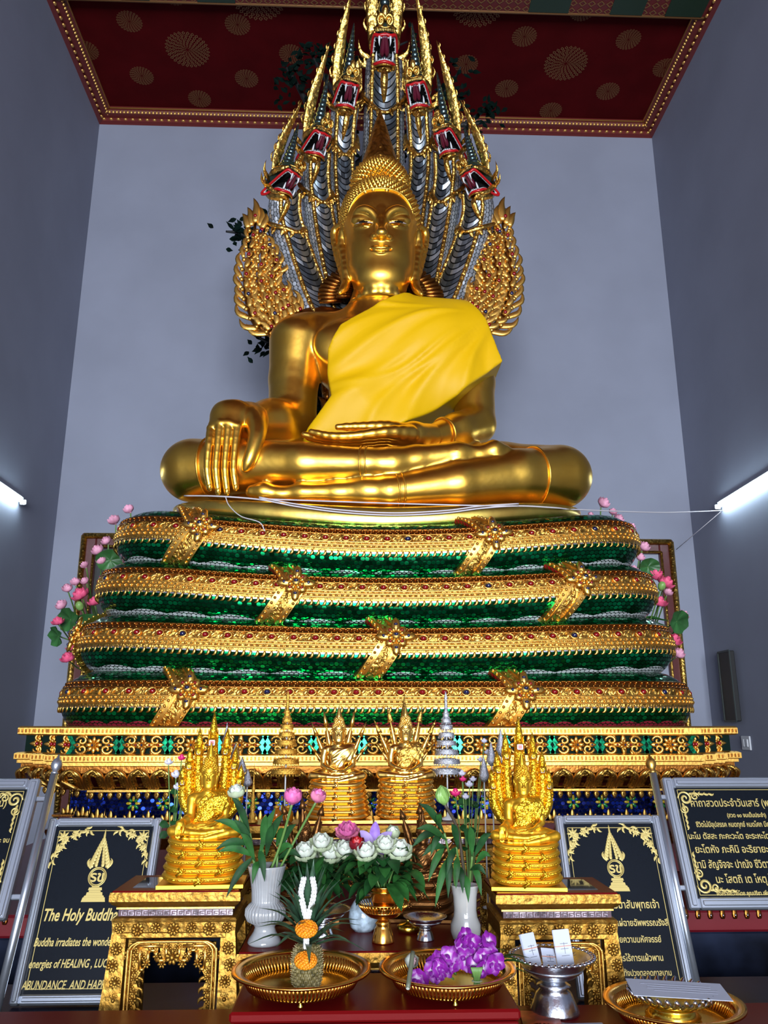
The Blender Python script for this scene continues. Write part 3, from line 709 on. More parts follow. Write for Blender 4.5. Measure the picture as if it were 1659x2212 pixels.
for i, (a, zc, sag, strap) in enumerate(((1.915, 2.72, .19, (442, 1062)), (2.005, 2.392, .13, (640, 1247)), (2.09, 2.064, .07, (852, 178)), (2.17, 1.735, .012, (418, 1122)))):
    C_ = Coil(a, 1.15+.033*i, zc, sag); coils.append(C_)
    m = MB(); V, F, uv = C_.skin(0, C_.L, -pi, pi, 0, 330, 40); m.add((V, F), uv=uv)
    body = childof(m.build('coil', [M_gtile_red if i == 3 else M_gtile]), THR)
    lim = C_.L*.36       # ornaments run round the front and both ends
    g = MB()
    for p0, p1, off, mi in ((25, 36, .012, 1), (10, 25, .010, 0), (-7, 10, .016, 6), (-9.5, -7, .006, 3)):
        V, F, uv = C_.skin(-C_.L/2, C_.L/2, D2(p0), D2(p1), off, 330, 5); g.add((V, F), mi)
    for u in np.arange(-lim, lim, .036): 
        g.add(BEAD, 1, M=C_.fr(u, D2(34), .014, .011)); g.add(BEAD, 1, M=C_.fr(u+.018, D2(27.5), .014, .009)); g.add(BEAD, 2, M=C_.fr(u, D2(2), .016, .011)); g.add(BEAD, 2, M=C_.fr(u+.018, D2(8), .016, .008))
    for u in np.arange(-lim, lim, .042):
        g.add(_lf, 2, M=C_.fr(u, D2(-6), .014, .028, -2.2)); g.add(_lf, 1, M=C_.fr(u, D2(31), .010, .016, .2))
    for k, u in enumerate(np.arange(-lim, lim, .135)):
        g.add(GEMV, 4 if (k*7+i) % 9 else 5, M=C_.fr(u, D2(17.5), .014, .020))
        th = np.linspace(0, 2*pi, 11)[:-1]; g.add(tube(np.stack([.028*np.cos(th), .022*np.sin(th), 0*th], 1), .007, 5, closed=True), 2, M=C_.fr(u, D2(17.5), .014))
        for du, rot, ph in ((.045, .5, 14), (.075, .2, 19.5), (.05, -.35, 23), (.1, .6, 12)): g.add(_lf, 0 if ph > 19 else 2, M=C_.fr(u+du-.01, D2(ph), .008, .030, rot))
    for ph, mi in ((25, 1), (10, 2), (36, 1), (5, 2), (-1, 2)):
        U = np.linspace(-lim-.3, lim+.3, 220); g.add(tube(C_.pt(U, D2(ph), .014), .007, 5), mi)
    childof(g.build('gilded_band', [M_leaf, M_browngold, M_bead, M_silver, M_gem, M_bgem, M_band]), body)
    # chevron straps with a star flower
    for su in strap:
        v0 = (1140, 1285, 1405, 1520)[i]; x0 = at(su, v0, 5.1+.6*(su < 200))[0]
        u0 = x0 if su >= 200 else -C_.L*.19
        k = MB(); n = 26
        ph = np.linspace(D2(92), D2(-80), n); du = np.where(ph > D2(17), -(ph-D2(17))*.14, (ph-D2(17))*.15)
        for w0, w1, off, mi in ((-.085, .085, .026, 0), (-.085, -.05, .034, 2), (.05, .085, .034, 2), (-.05, -.035, .04, 2), (.035, .05, .04, 2)):
            P = np.array([[C_.pt(u0+d+w, p, off) for w in (w0, (w0+w1)/2, w1)] for d, p in zip(du, ph)]); k.add(surf(P), mi)
            for sd in (w0, w1): k.add(surf(np.array([[C_.pt(u0+d+sd, p, off), C_.pt(u0+d+sd, p, 0)] for d, p in zip(du, ph)])), 3 if sd < 0 and w0 == -.085 and mi == 0 else mi)
        for q in range(22):
            t = (q+.5)/22*(n-1); p = np.interp(t, range(n), ph); d = np.interp(t, range(n), du)
            for w in (-.067, .067): k.add(BEAD, 2, M=C_.fr(u0+d+w, p, .037, .011))
            k.add(_lf, 0, M=C_.fr(u0+d-.015, p, .026, .026, -1.6+.5*(-1)**q))
        st = childof(k.build('strap', [M_leaf, M_browngold, M_bead, M_redlac]), body)
        k = MB(); M0 = C_.fr(u0+.005, D2(17), .05)
        for q in range(8):
            L = .125 if q % 2 == 0 else .085
            k.add(ball((0, 0, 0), (.03, L*.5, .018), 8, 5), 0, M=M0 @ R('Z', q*pi/4) @ T(0, L*.55, 0)); k.add(GEMV, 2 if q % 2 else 1, M=M0 @ R('Z', q*pi/4) @ T(0, L*.62, .016) @ S(.0125))
            k.add(BEAD, 0, M=M0 @ R('Z', q*pi/4+pi/8) @ T(0, .04, .015) @ S(.016))
        k.add(ball((0, 0, .012), (.036, .036, .03), 10, 6), 0, M=M0); k.add(GEMV, 1, M=M0 @ T(0, 0, .04) @ S(.015))
        k.add(ball((0, 0, -.02), (.07, .07, .035), 10, 5), 0, M=M0)
        childof(k.build('star_flower', [M_bead, M_bgem, M_gem]), body)
# ---- necks and heads
M_scale = _tile('silver_mirror_scale', (.50, .53, .56), (.85, .89, .93), .25, 24, .35, .7)
def _belly():
    t = NT('belly_plates'); uv = t.uv(); s = t.n('ShaderNodeSeparateXYZ', i_0=uv); f = t.math('FRACT', t.math('MULTIPLY', s.outputs[0], 15.5)); row = t.math('FLOOR', t.math('MULTIPLY', s.outputs[0], 15.5))
    cc = t.math('FLOOR', t.math('MULTIPLY', s.outputs[1], 22)); cv = t.n('ShaderNodeCombineXYZ'); t.put(cv.inputs[0], row); t.put(cv.inputs[1], cc); wn = t.n('ShaderNodeTexWhiteNoise', noise_dimensions='2D', i_0=cv)
    geo = t.n('ShaderNodeNewGeometry'); nrm = t.vmath('NORMALIZE', t.vmath('ADD', geo.outputs['Normal'], t.vmath('MULTIPLY', t.vmath('SUBTRACT', wn.outputs[1], (.5, .5, .5)), (.3, .3, .3))))
    col = t.mix(t.math('POWER', wn.outputs[0], 2.5), (.10, .13, .16, 1), (.62, .68, .72, 1)); t.set(base=t.mix(t.math('GREATER_THAN', f, .78), col, (.012, .014, .016, 1)), metal=.85, rough=.3, normal=nrm); return t.m  # scattered bright cells paint glints into the slate colour
M_belly = _belly()
M_ngold = carved('naga_gilding', (.92, .56, .13), .3, 30, .8, .012); M_lip = simple('red_lip_paint', (.52, .008, .012), .3); M_tooth = simple('white_tooth_paint', (.72, .74, .76), .4)
M_maw = simple('mouth_black', (.004, .004, .005), .6); M_tongue = simple('maroon_tongue', (.10, .006, .02), .25); M_dgreen = simple('dark_green_glaze', (.015, .03, .022), .2)
def smoothP(P, n): return path(P, n)
def head_parts(H, M):
    """dragon head: local -y forward, z up, unit = half a head width"""
    loop = path([(0, -.62, .30), (-.22, -.60, .27), (-.40, -.48, .30), (-.46, -.22, .10), (-.48, .02, -.10), (-.50, .30, -.34), (-.52, .55, -.62), (-.46, .34, -.62), (-.42, .05, -.46), (-.39, -.20, -.40), (-.34, -.42, -.42), (-.18, -.54, -.40), (0, -.58, -.38)], 41)
    full = np.vstack([loop, (loop*np.array((-1, 1, 1)))[::-1][1:-1]]); n = len(full); cen = np.array((0, .05, 0))
    k = MB()
    # skull, snout and lower jaw
    k.add(tube(path([(0, .75, -.1), (0, .35, .28), (0, -.1, .46), (0, -.45, .47), (0, -.66, .42)], 14), [.36, .46, .43, .36, .20], 14, flat=.62, hint=(0, .3, 1)), 0, M=M)
    k.add(tube(path([(0, .6, -.45), (0, .2, -.55), (0, -.2, -.56), (0, -.5, -.50)], 10), [.34, .42, .37, .22], 14, flat=.5, hint=(0, .2, 1)), 1, M=M)
    for s in (-1, 1):
        k.add(tube(path([(s*.38, .62, .1), (s*.47, .3, .22), (s*.45, -.1, .32), (s*.36, -.42, .42)], 9), [.06, .13, .12, .05], 8), 1, M=M)
        k.add(tube(path([(s*.40, .55, -.3), (s*.5, .28, -.36), (s*.44, -.1, -.5), (s*.3, -.42, -.52)], 9), [.05, .12, .08, .05], 8), 1, M=M)
        th = np.linspace(0, 2*pi, 13)[:-1]; k.add(tube(np.stack([s*.47+0*th, .18+.10*np.cos(th), .30+.10*np.sin(th)], 1), .035, 6, closed=True), 1, M=M); k.add(ball((s*.47, .18, .30), (.05, .08, .08)), 2, M=M)
        # nose curls
        sp = np.linspace(0, 3.2*pi, 26); rr = np.linspace(.17, .02, 26); k.add(tube(np.stack([s*(.155-rr*np.cos(sp)*.9), -.70+0*sp, .62+rr*np.sin(sp)], 1), [.055, .06, .05, .04], 7), 1, M=M)
        k.add(ball((s*.155, -.62, .62), (.15, .08, .15), 10, 6), 1, M=M)
    k.add(ball((0, -.55, .86), (.13, .10, .20), 10, 7), 1, M=M)
    k.build('head', [M_dgreen, M_ngold, M_maw], H) if False else None
    hd = childof(k.build('naga_head', [M_dgreen, M_ngold, M_maw]), THR)
    k = MB(); k.add((np.vstack([full*.97+cen*.03, [cen+np.array((0, .2, 0))]]), [(i, (i+1) % n, n) for i in range(n)]), 0, False, M=M)
    childof(k.build('mouth', [M_maw]), hd)
    k = MB(); k.add(tube(full, .052, 8, closed=True), 0, M=M); childof(k.build('lips', [M_lip]), hd)
    k = MB(); ct = [(1.0, 0), (.6, .8), (.05, 1.9)]; CV = lathe(ct, 5)
    inn = full+(cen-full)*.10
    for i in range(0, n):
        if i % 2 == 0: k.add(CV, 0, M=M @ frame(inn[i]+(0, -.03, 0), (cen-inn[i])*np.array((1, .25, 1)), s=.045 if 4 < (i % 40) < 36 else .055))
    k.add(tube(full+(cen-full)*.11+np.array((0, -.02, 0)), .040, 6, closed=True), 0, M=M)
    for s in (-1, 1):
        k.add(tube(path([(s*.2, -.62, .24), (s*.21, -.64, .1), (s*.19, -.6, .0)], 6), [.05, .035, .006], 6), 0, M=M); k.add(tube(path([(s*.30, -.5, -.36), (s*.31, -.52, -.2), (s*.29, -.5, -.1)], 6), [.05, .035, .006], 6), 0, M=M)
    for x in np.linspace(-.34, .34, 13): k.add(box((x, -.69+.5*abs(x)**1.6, .41), (.034, .03, .10), .008), 1, M=M)
    k.add(tube(path([(-.42, -.5, .47), (-.2, -.68, .475), (0, -.7, .45), (.2, -.68, .475), (.42, -.5, .47)], 15), .03, 6), 1, M=M)
    k.add(tube(path([(-.40, -.42, -.5), (-.2, -.6, -.475), (0, -.64, -.46), (.2, -.6, -.475), (.40, -.42, -.5)], 15), .03, 6), 1, M=M)
    childof(k.build('teeth', [M_tooth, M_ngold]), hd)
    k = MB()
    for s in (-1, 1): k.add(tube(path([(s*.03, -.60, .30), (s*.05, -.5, .1), (s*.085, -.42, -.12), (s*.06, -.36, -.22)], 9), [.07, .10, .10, .03], 8), 0, M=M)
    childof(k.build('tongue', [M_tongue]), hd)
    return hd
def crest(hd, M, Lc, sides):
    k = MB()
    for s, f in sides:
        L = Lc*f; n = 16; t = np.linspace(0, 1, n)
        P = np.stack([s*(.42+.10*np.sin(t*pi*.9)-.10*t), .35+.10*np.sin(t*5), .2+L*t], 1)
        k.add(tube(P, .30*np.sin(np.clip(t*.84+.15, 0, 1)*pi)**.9*(1-.5*t)+.004, 10, flat=.30, hint=(0, -1, 0)), 0, M=M)
        for q in range(7):
            j = 2+q*2; o = P[min(j, n-2)]
            k.add(flame(.38-.03*q, .06, s*.35, 6, 6), 0, M=M @ T(*(o+np.array((s*.24*(1-t[min(j, n-2)]), .03, -.06)))) @ R('Y', s*.30)); 
            if q < 5: k.add(flame(.30-.02*q, .045, -s*.3, 6, 6), 0, M=M @ T(*(o+np.array((-s*.20*(1-t[min(j, n-2)]), -.04, -.05)))) @ R('Y', -s*.2))
        # ear flames behind the jaw
        for q, (a, l) in enumerate(((.9, .75), (1.25, .6), (.6, .6))): k.add(flame(l, .10, s*.3, 8, 6), 0, M=M @ T(s*.45, .42, -.12-.16*q) @ R('Y', s*a))
    childof(k.build('crest', [M_ngold]), hd)
    k = MB(); zz = np.linspace(0, 1, 40); k.add(lathe(np.stack([(.26*(1-zz)**.8+.015)*(1+.10*np.sin(zz*75)), zz*Lc*.60+.55], 1), 12), 0, M=M @ T(0, .12, 0) @ R('X', -.12)); childof(k.build('horn', [M_dgreen_mirror]), hd)
M_dgreen_mirror = simple('dark_mirror_glaze', (.10, .16, .16), .15, .9)
def neck(pts, rs, head, hs, yaw, tilt, Lc, sides, roll=0.0):
    """pts: pixel + depth points from the root up to the head"""
    P = path([at(*p) for p in pts], 60); r = interp(rs, 60); tg = np.gradient(P, axis=0); tg /= np.linalg.norm(tg, axis=1)[:, None]
    ar = np.concatenate([[0], np.cumsum(np.linalg.norm(np.diff(P, axis=0), axis=1))])
    fwd = np.array((sin(yaw)*.8, -1, 0.)); B = fwd-tg*(tg@fwd)[:, None]; B /= np.linalg.norm(B, axis=1)[:, None]; A = np.cross(B, tg)
    def sec(th, k=1.0, dep=.9): return P[:, None]+r[:, None, None]*k*(A[:, None]*np.sin(th)[None, :, None]+B[:, None]*(np.cos(th)*dep)[None, :, None])
    th = np.linspace(0, 2*pi, 29); V, F = surf(sec(th)); uv = np.stack(np.broadcast_arrays(ar[:, None], th[None]*.16), -1).reshape(-1, 2)
    nk = childof(MB().add((V, F), uv=uv).build('neck', [M_scale]), THR)
    th = np.linspace(-.56, .56, 11); V, F = surf(sec(th, 1.045, .98)); uv = np.stack(np.broadcast_arrays(ar[:, None]-.10*(th[None]/.56)**2, th[None]*.16), -1).reshape(-1, 2)
    m = MB().add((V, F), uv=uv)
    childof(m.build('belly', [M_belly]), nk)
    g = MB()
    for s in (-1, 1):
        e = sec(np.array([s*.64]), 1.05, .96)[:, 0]; g.add(tube(e, .020, 7), 0)
        for q in np.arange(0, ar[-1], .05):
            o = np.array([np.interp(q, ar, e[:, c]) for c in range(3)]); g.add(ball(o, .024, 6, 5), 0)
    childof(g.build('gilded_edging', [M_ngold]), nk)
    # collar: V shaped band and a crescent below the head
    g = MB(); j = 38
    for s in (-1, 1):
        pts_ = []
        for q in range(12):
            f = q/11; i = int(j-4+10*f); pts_.append(P[i]+r[i]*1.10*(A[i]*sin(s*f*1.9)+B[i]*cos(f*1.9)*.98))
        g.add(tube(path(pts_, 18), [.018, .026, .026, .018], 7, flat=.6, hint=(0, -1, 0)), 0)
        for f in (.12, .35, .6, .85): 
            i = j-4+int(9*f); g.add(flame(.09, .024, 0, 6, 6), 0, M=T(*(P[i]+r[i]*1.1*(A[i]*sin(s*f*1.9)+B[i]*cos(f*1.9)))) @ R('Y', pi+s*.3))
    childof(g.build('collar', [M_ngold]), nk)
    o = at(*head); M = np.array(Matrix.Translation(o)) @ R('Z', yaw) @ R('Y', roll) @ R('X', tilt) @ S(hs*.90, hs, hs*1.18)
    hd = head_parts(THR, M); crest(hd, M, Lc, sides)
    g = MB(); g.add(tube(path([(0, -.55, -.56), (0, -.72, -.75), (0, -.70, -1.05), (0, -.60, -1.35), (0, -.55, -1.5)], 10), [.06, .14, .13, .07, .01], 8, flat=.8), 0, M=M); childof(g.build('goatee', [M_ngold]), hd)
# (centre) then pairs from the middle outwards
TILT = .52
neck([(822, 700, 6.75), (826, 450, 6.72), (829, 300, 6.66), (830, 190, 6.50), (830, 135, 6.42)], (.25, .225, .205, .195, .18), (830, 112, 6.30), .285, 0, TILT, 3.6, ((-1, 1), (1, 1)))
neck([(765, 690, 6.70), (748, 500, 6.70), (738, 380, 6.66), (741, 280, 6.54), (746, 232, 6.46)], (.15, .14, .132, .13, .135), (747, 208, 6.36), .235, .30, TILT, 3.1, ((-1, 1), (1, .35)))
neck([(880, 690, 6.70), (896, 500, 6.70), (910, 380, 6.66), (907, 280, 6.54), (904, 232, 6.46)], (.15, .14, .132, .13, .135), (904, 208, 6.36), .235, -.30, TILT, 3.1, ((1, 1), (-1, .35)))
neck([(735, 690, 6.62), (708, 580, 6.62), (690, 480, 6.60), (681, 395, 6.52), (684, 335, 6.44)], (.165, .152, .145, .14, .135), (682, 312, 6.34), .225, .55, TILT-.04, 3.2, ((-1, 1), (1, .3)))
neck([(915, 690, 6.62), (938, 580, 6.62), (957, 480, 6.60), (968, 395, 6.52), (966, 335, 6.44)], (.165, .152, .145, .14, .135), (968, 308, 6.34), .225, -.55, TILT-.04, 3.2, ((1, 1), (-1, .3)))
neck([(700, 720, 6.55), (664, 640, 6.55), (632, 545, 6.52), (614, 475, 6.46), (616, 420, 6.38)], (.19, .18, .168, .155, .14), (613, 394, 6.28), .22, .88, TILT-.08, 2.7, ((-1, 1), (1, .25)))
neck([(945, 720, 6.55), (980, 640, 6.55), (1014, 545, 6.52), (1033, 475, 6.46), (1030, 420, 6.38)], (.19, .18, .168, .155, .14), (1031, 394, 6.28), .22, -.88, TILT-.08, 2.7, ((1, 1), (-1, .25)))
# ---- side flames: openwork tails with red gems
def side_flame(mirror):
    mp = lambda u, v: at(u, v, 6.45) if not mirror else at(1637-u, v-4, 6.45)
    sg = -1 if mirror else 1; m = MB(); g = MB(); k = 0
    for pts, w0, step in (([(590, 722), (556, 700), (537, 650), (533, 590), (546, 530), (553, 466)], .055, .10), ([(604, 712), (578, 660), (562, 610), (568, 560), (560, 500)], .05, .085), ([(622, 702), (600, 660), (586, 615), (597, 578), (580, 540), (562, 505)], .05, .085), ([(636, 692), (618, 668), (612, 640), (612, 614)], .04, .08), ([(650, 686), (640, 670), (634, 650)], .03, .08)):
        P = path([mp(*p) for p in pts], 40); m.add(tube(P, [w0*.8, w0*.7, w0*.6, w0*.4, .01], 8, flat=.7, hint=(0, 1, 0)), 1)
        ar = np.concatenate([[0], np.cumsum(np.linalg.norm(np.diff(P, axis=0), axis=1))]); tg = np.gradient(P, axis=0)
        for q in np.arange(.02, ar[-1]-.02, step):
            o = np.array([np.interp(q, ar, P[:, c]) for c in range(3)]); a = atan2(np.interp(q, ar, tg[:, 0]), np.interp(q, ar, tg[:, 2])); k += 1
            for sd, da, l in () if q > ar[-1]*.86 else ((-1, -.26, .16), (1, .26, .16), (0, .0, .10)):
                m.add(flame(l*(1.25+.35*random.random())*(1-.55*q/ar[-1]), .036*(1-.45*q/ar[-1]), .3*(sd or 1), 8, 7, .28), 0, M=T(*(o+np.array((0, -.05-.02*(sd == 0), 0)))) @ R('Y', a) @ T(sd*w0*.75, 0, 0) @ R('Y', da*(.6+.8*random.random())*(1-.8*(q/ar[-1])**2)))
            for sd in (-1, 1): m.add(ball(o+np.array((sd*.035, -.06, -.02)), (.022, .02, .022), 6, 5), 0)
            if k % 2: m.add(ball(o+np.array((.01, -.088, .02)), (.019, .014, .019), 7, 5), 2 if k % 5 else 3)
    tip = mp(554, 486)
    for x_, l_, r_ in ((0, .26, 0), (-.035, .20, -.12), (.035, .20, .12), (-.06, .16, -.3), (.06, .16, .3)): m.add(flame(l_, .042, .12*sg, 9, 7, .3), 0, M=T(*(tip+np.array((x_*sg, -.07-.01*(x_ == 0), -.03-abs(x_)*.8)))) @ R('Y', r_*sg-.05*sg))
    m.add(tube(path([mp(u, v) for u, v in ((600, 724), (640, 700), (690, 690), (760, 700))], 14), [.07, .10, .12, .12], 8), 1)
    childof(m.build('tail_flame', [M_bead, M_browngold, M_gem, M_bgem]), THR)
side_flame(False); side_flame(True)
# fluted gilt rosette behind the neck and a carved support post behind the back
m = MB(); c0 = at(823, 640, 6.37)
for q in range(30):
    a = -.2+q*(pi+.4)/29
    for rr, l, w_ in ((.36, .20, .035), (.26, .14, .03)): m.add(tube([c0+np.array((rr*cos(a), -.05*(rr < .3), rr*.62*sin(a))), c0+np.array(((rr+l)*cos(a), -.07*(rr < .3), (rr+l)*.62*sin(a)))], [w_*.7, w_, w_, w_*.6], 6), 0)
m.add(tube(path([(-.12, 6.95, 2.85), (-.1, 6.9, 3.8), (-.2, 6.8, 4.6), (0, 6.72, 5.2)], 20), [.30, .26, .3, .34], 14), 0)
for q in range(40): 
    z = 3.6+.035*q; m.add(flame(.22, .05, .2*(-1)**q, 7, 6), 0, M=T(-.40+.05*sin(q), 6.62, z) @ R('Y', -.3*(-1)**q))
childof(m.build('hood_rosette', [M_browngold]), THR)
# ------------------------------------------------------------------ gilded altar pedestal under the coils
M_blue = _tile('blue_mirror_tile', (.001, .006, .10), (.004, .03, .36), .12, 40, .25, .8)
M_gmos = _tile('green_mirror_mosaic', (.0, .07, .035), (.01, .30, .15), .12, 60, .35, .8); M_gback = simple('dark_green_ground', (.003, .012, .008), .6, spec=.05)
M_yel = simple('yellow_glass', (.75, .50, .02), .15, coat=.6); M_grn = simple('green_glass', (.02, .30, .05), .15, coat=.6)
M_mirror = simple('mirror_slot', (.55, .58, .62), .08, 1.0); M_navy = simple('navy_marble', (.010, .014, .030), .3, 0, var=.7, vsc=4, spec=.2)
M_dred = simple('dark_red_band', (.16, .006, .012), .35)
M_gmir = simple('green_mirror', (.005, .22, .09), .15, .85, var=.8, vsc=70)
PED = empty('altar_pedestal', (0, 4.9, 0), 0, 'wide gilded altar pedestal with green mirror frieze carrying the coiled throne', 'pedestal')
PP = [(-2.22, 7.5), (-2.22, 5.16), (-2.06, 5.16), (-2.06, 5.0), (-1.93, 5.0), (-1.93, 4.86), (-1.80, 4.86), (-1.80, 4.72), (1.82, 4.72), (1.82, 4.86), (1.95, 4.86), (1.95, 5.0), (2.08, 5.0), (2.08, 5.16), (2.24, 5.16), (2.24, 7.5)]
def offs(rc):
    """plan outline moved inwards by rc"""
    P = np.array(PP); n = len(P); out = []
    for i in range(n):
        d = []
        for a, b in ((i-1, i), (i, i+1)):
            if a < 0 or b >= n: continue
            e = P[b]-P[a]; l = np.linalg.norm(e); d.append(np.array((e[1], -e[0]))/l)
        nv = np.array((0., 0.))
        for q in d: nv = nv+q
        if len(d) == 2 and abs(d[0] @ d[1]) > .9: nv = d[0]
        out.append(P[i]-(-nv)*-1*-rc if False else P[i]-nv*rc)
    return np.array(out)
def tier(prof, mats, name):
    m = MB()
    for (r0, z0, mi), (r1, z1, _) in zip(prof[:-1], prof[1:]):
        A, B = offs(r0), offs(r1)
        V = np.stack([np.column_stack([A, np.full(len(A), z0)]), np.column_stack([B, np.full(len(B), z1)])], 0)
        ar = np.concatenate([[0], np.cumsum(np.linalg.norm(np.diff(A, axis=0), axis=1))])
        V2 = []; F = []; uv = []
        for j in range(len(A)-1):
            k = len(V2); V2 += [V[0, j], V[0, j+1], V[1, j+1], V[1, j]]; F.append((k, k+1, k+2, k+3)); uv += [(ar[j], z0), (ar[j+1], z0), (ar[j+1], z1), (ar[j], z1)]
        m.add((np.array(V2), F), mi, False, uv=np.array(uv))
    return m, childof(m.build(name, mats), PED)
tops = MB(); A = offs(0); tops.add((np.column_stack([A, np.full(len(A), 1.6)]), [tuple(range(len(A)))]), 0, False)
childof(tops.build('pedestal_top', M_leaf), PED)
_, t1 = tier([(0.0, 1.60, 0), (-.01, 1.59, 0), (-.01, 1.555, 0), (.0, 1.548, 0), (.03, 1.545, 1), (.03, 1.45, 0), (0, 1.447, 0), (-.015, 1.44, 0), (-.015, 1.408, 0), (.0, 1.402, 0), (.0, 1.385, 0), (.02, 1.38, 0)], [M_bead, M_gback], 'frieze')
_, t2 = tier([(.02, 1.38, 0), (.02, 1.345, 0), (.04, 1.315, 0), (.075, 1.29, 0), (.11, 1.262, 0), (.135, 1.25, 0), (.12, 1.25, 1), (.12, 1.238, 1), (.26, 1.238, 1)], [M_browngold, M_bead], 'lotus_moulding')
_, t3 = tier([(.26, 1.238, 0), (.26, 1.07, 0), (.18, 1.07, 2), (.18, 1.058, 1), (.21, 1.055, 1), (.21, .99, 2), (.15, .985, 2), (.17, .93, 2), (.21, .92, 1), (.21, .745, 1)], [M_blue, M_dred, M_browngold], 'mosaic_band')
# carving: two alternating flowers between scrolls and chevrons, on every facet
fac = [(i, i+1) for i in range(1, len(PP)-2)]
def facet(i, rc):
    A = offs(rc); a, b = A[i], A[i+1]; e = b-a; L = np.linalg.norm(e); d = e/L; n = np.array((d[1], -d[0])); return a, d, n, L
def facM(i, rc, s, z, out=0.0):
    a, d, n, L = facet(i, rc); o = a+d*s+n*out
    M = np.eye(4); M[:3, 0] = (d[0], d[1], 0); M[:3, 1] = (-n[0], -n[1], 0); M[:3, 2] = (0, 0, 1); M[:3, 3] = (o[0], o[1], z); return M
sp_t = np.linspace(0, 2.4*pi, 16); SCROLL = tube(np.stack([.03*(1-.0*sp_t)*np.cos(sp_t)*(1-sp_t/9), 0*sp_t, .026*np.sin(sp_t)*(1-sp_t/9)], 1), [.007, .009, .008, .005], 5)
car = MB(); gem = MB()
R8 = merged(rosette(8, .016, .040, .35, 6)); R4 = MB()
for q in range(4): R4.add(flame(.058, .017, 0, 7, 6, .5), M=R('Y', q*pi/2))
for q in range(6): R4.add(ball((0, -.012, 0), (.009, .01, .012), 6, 4), M=R('Y', q*pi/3) @ T(0, 0, .018))
R4 = merged(R4)
CHEV = prism([(-.012, 0), (.012, 0), (.04, .045), (.012, .09), (-.012, .09), (.016, .045)], -.006, .004)
def element(M, kind):
    car.add(R8 if kind else R4, 0, M=M @ T(0, -.012, 0)); car.add(ball((0, -.03, 0), (.010, .010, .010), 6, 4), 0, M=M); gem.add(ball((0, -.036, 0), (.006, .006, .006), 6, 4), 1, M=M)
    for s in (-1, 1):
        for t in (-1, 1):
            car.add(SCROLL, 0, M=M @ T(s*.062, -.006, t*.020) @ S(s, 1, t)); car.add(flame(.05, .010, .3, 6, 5), 0, M=M @ T(s*.035, -.005, t*.028) @ R('Y', s*(pi/2-t*.75)))
        car.add(flame(.036, .014, 0, 6, 5), 0, M=M @ T(s*.068, -.01, 0) @ R('Y', s*pi/2)); gem.add(ball((s*.078, -.022, 0), (.006, .005, .006), 6, 4), 1 if kind else 0, M=M)
        if not kind: gem.add(ball((s*.034, -.022, 0), (.007, .005, .006), 6, 4), 0, M=M)
    for s in (-1, 1): gem.add(CHEV, 2, False, M=M @ T(-s*.128, 0, -.045) @ S(s, 1, 1))
for i, j in fac:
    a, d, n, L = facet(i, .03)
    if L > 2:
        k0 = int(round(L/.268)); 
        for k in range(k0): element(facM(i, .03, L*(k+.5)/k0, 1.497) @ S(1.12, 1.3, 1.12), k % 2 == 0)
    elif L > .05:
        M = facM(i, .03, L/2, 1.497); car.add(R4, 0, M=M); gem.add(ball((0, -.03, 0), (.012, .01, .012), 7, 5), 0, M=M)
        for t in (-1, 1): car.add(SCROLL, 0, M=M @ T(0, -.006, t*.032) @ S(t, 1, t))
    for k in range(int(L/.022)):
        s = (k+.5)*.022
        for z in (1.573, 1.424): car.add(box((0, -.004, 0), (.010, .010, .020)), 1, False, M=facM(i, -.012, s, z))
fr_ = childof(car.build('frieze_carving', [M_bead, M_browngold]), PED); childof(gem.build('glass_inlay', [M_gem, M_bgem, M_gmir]), PED)
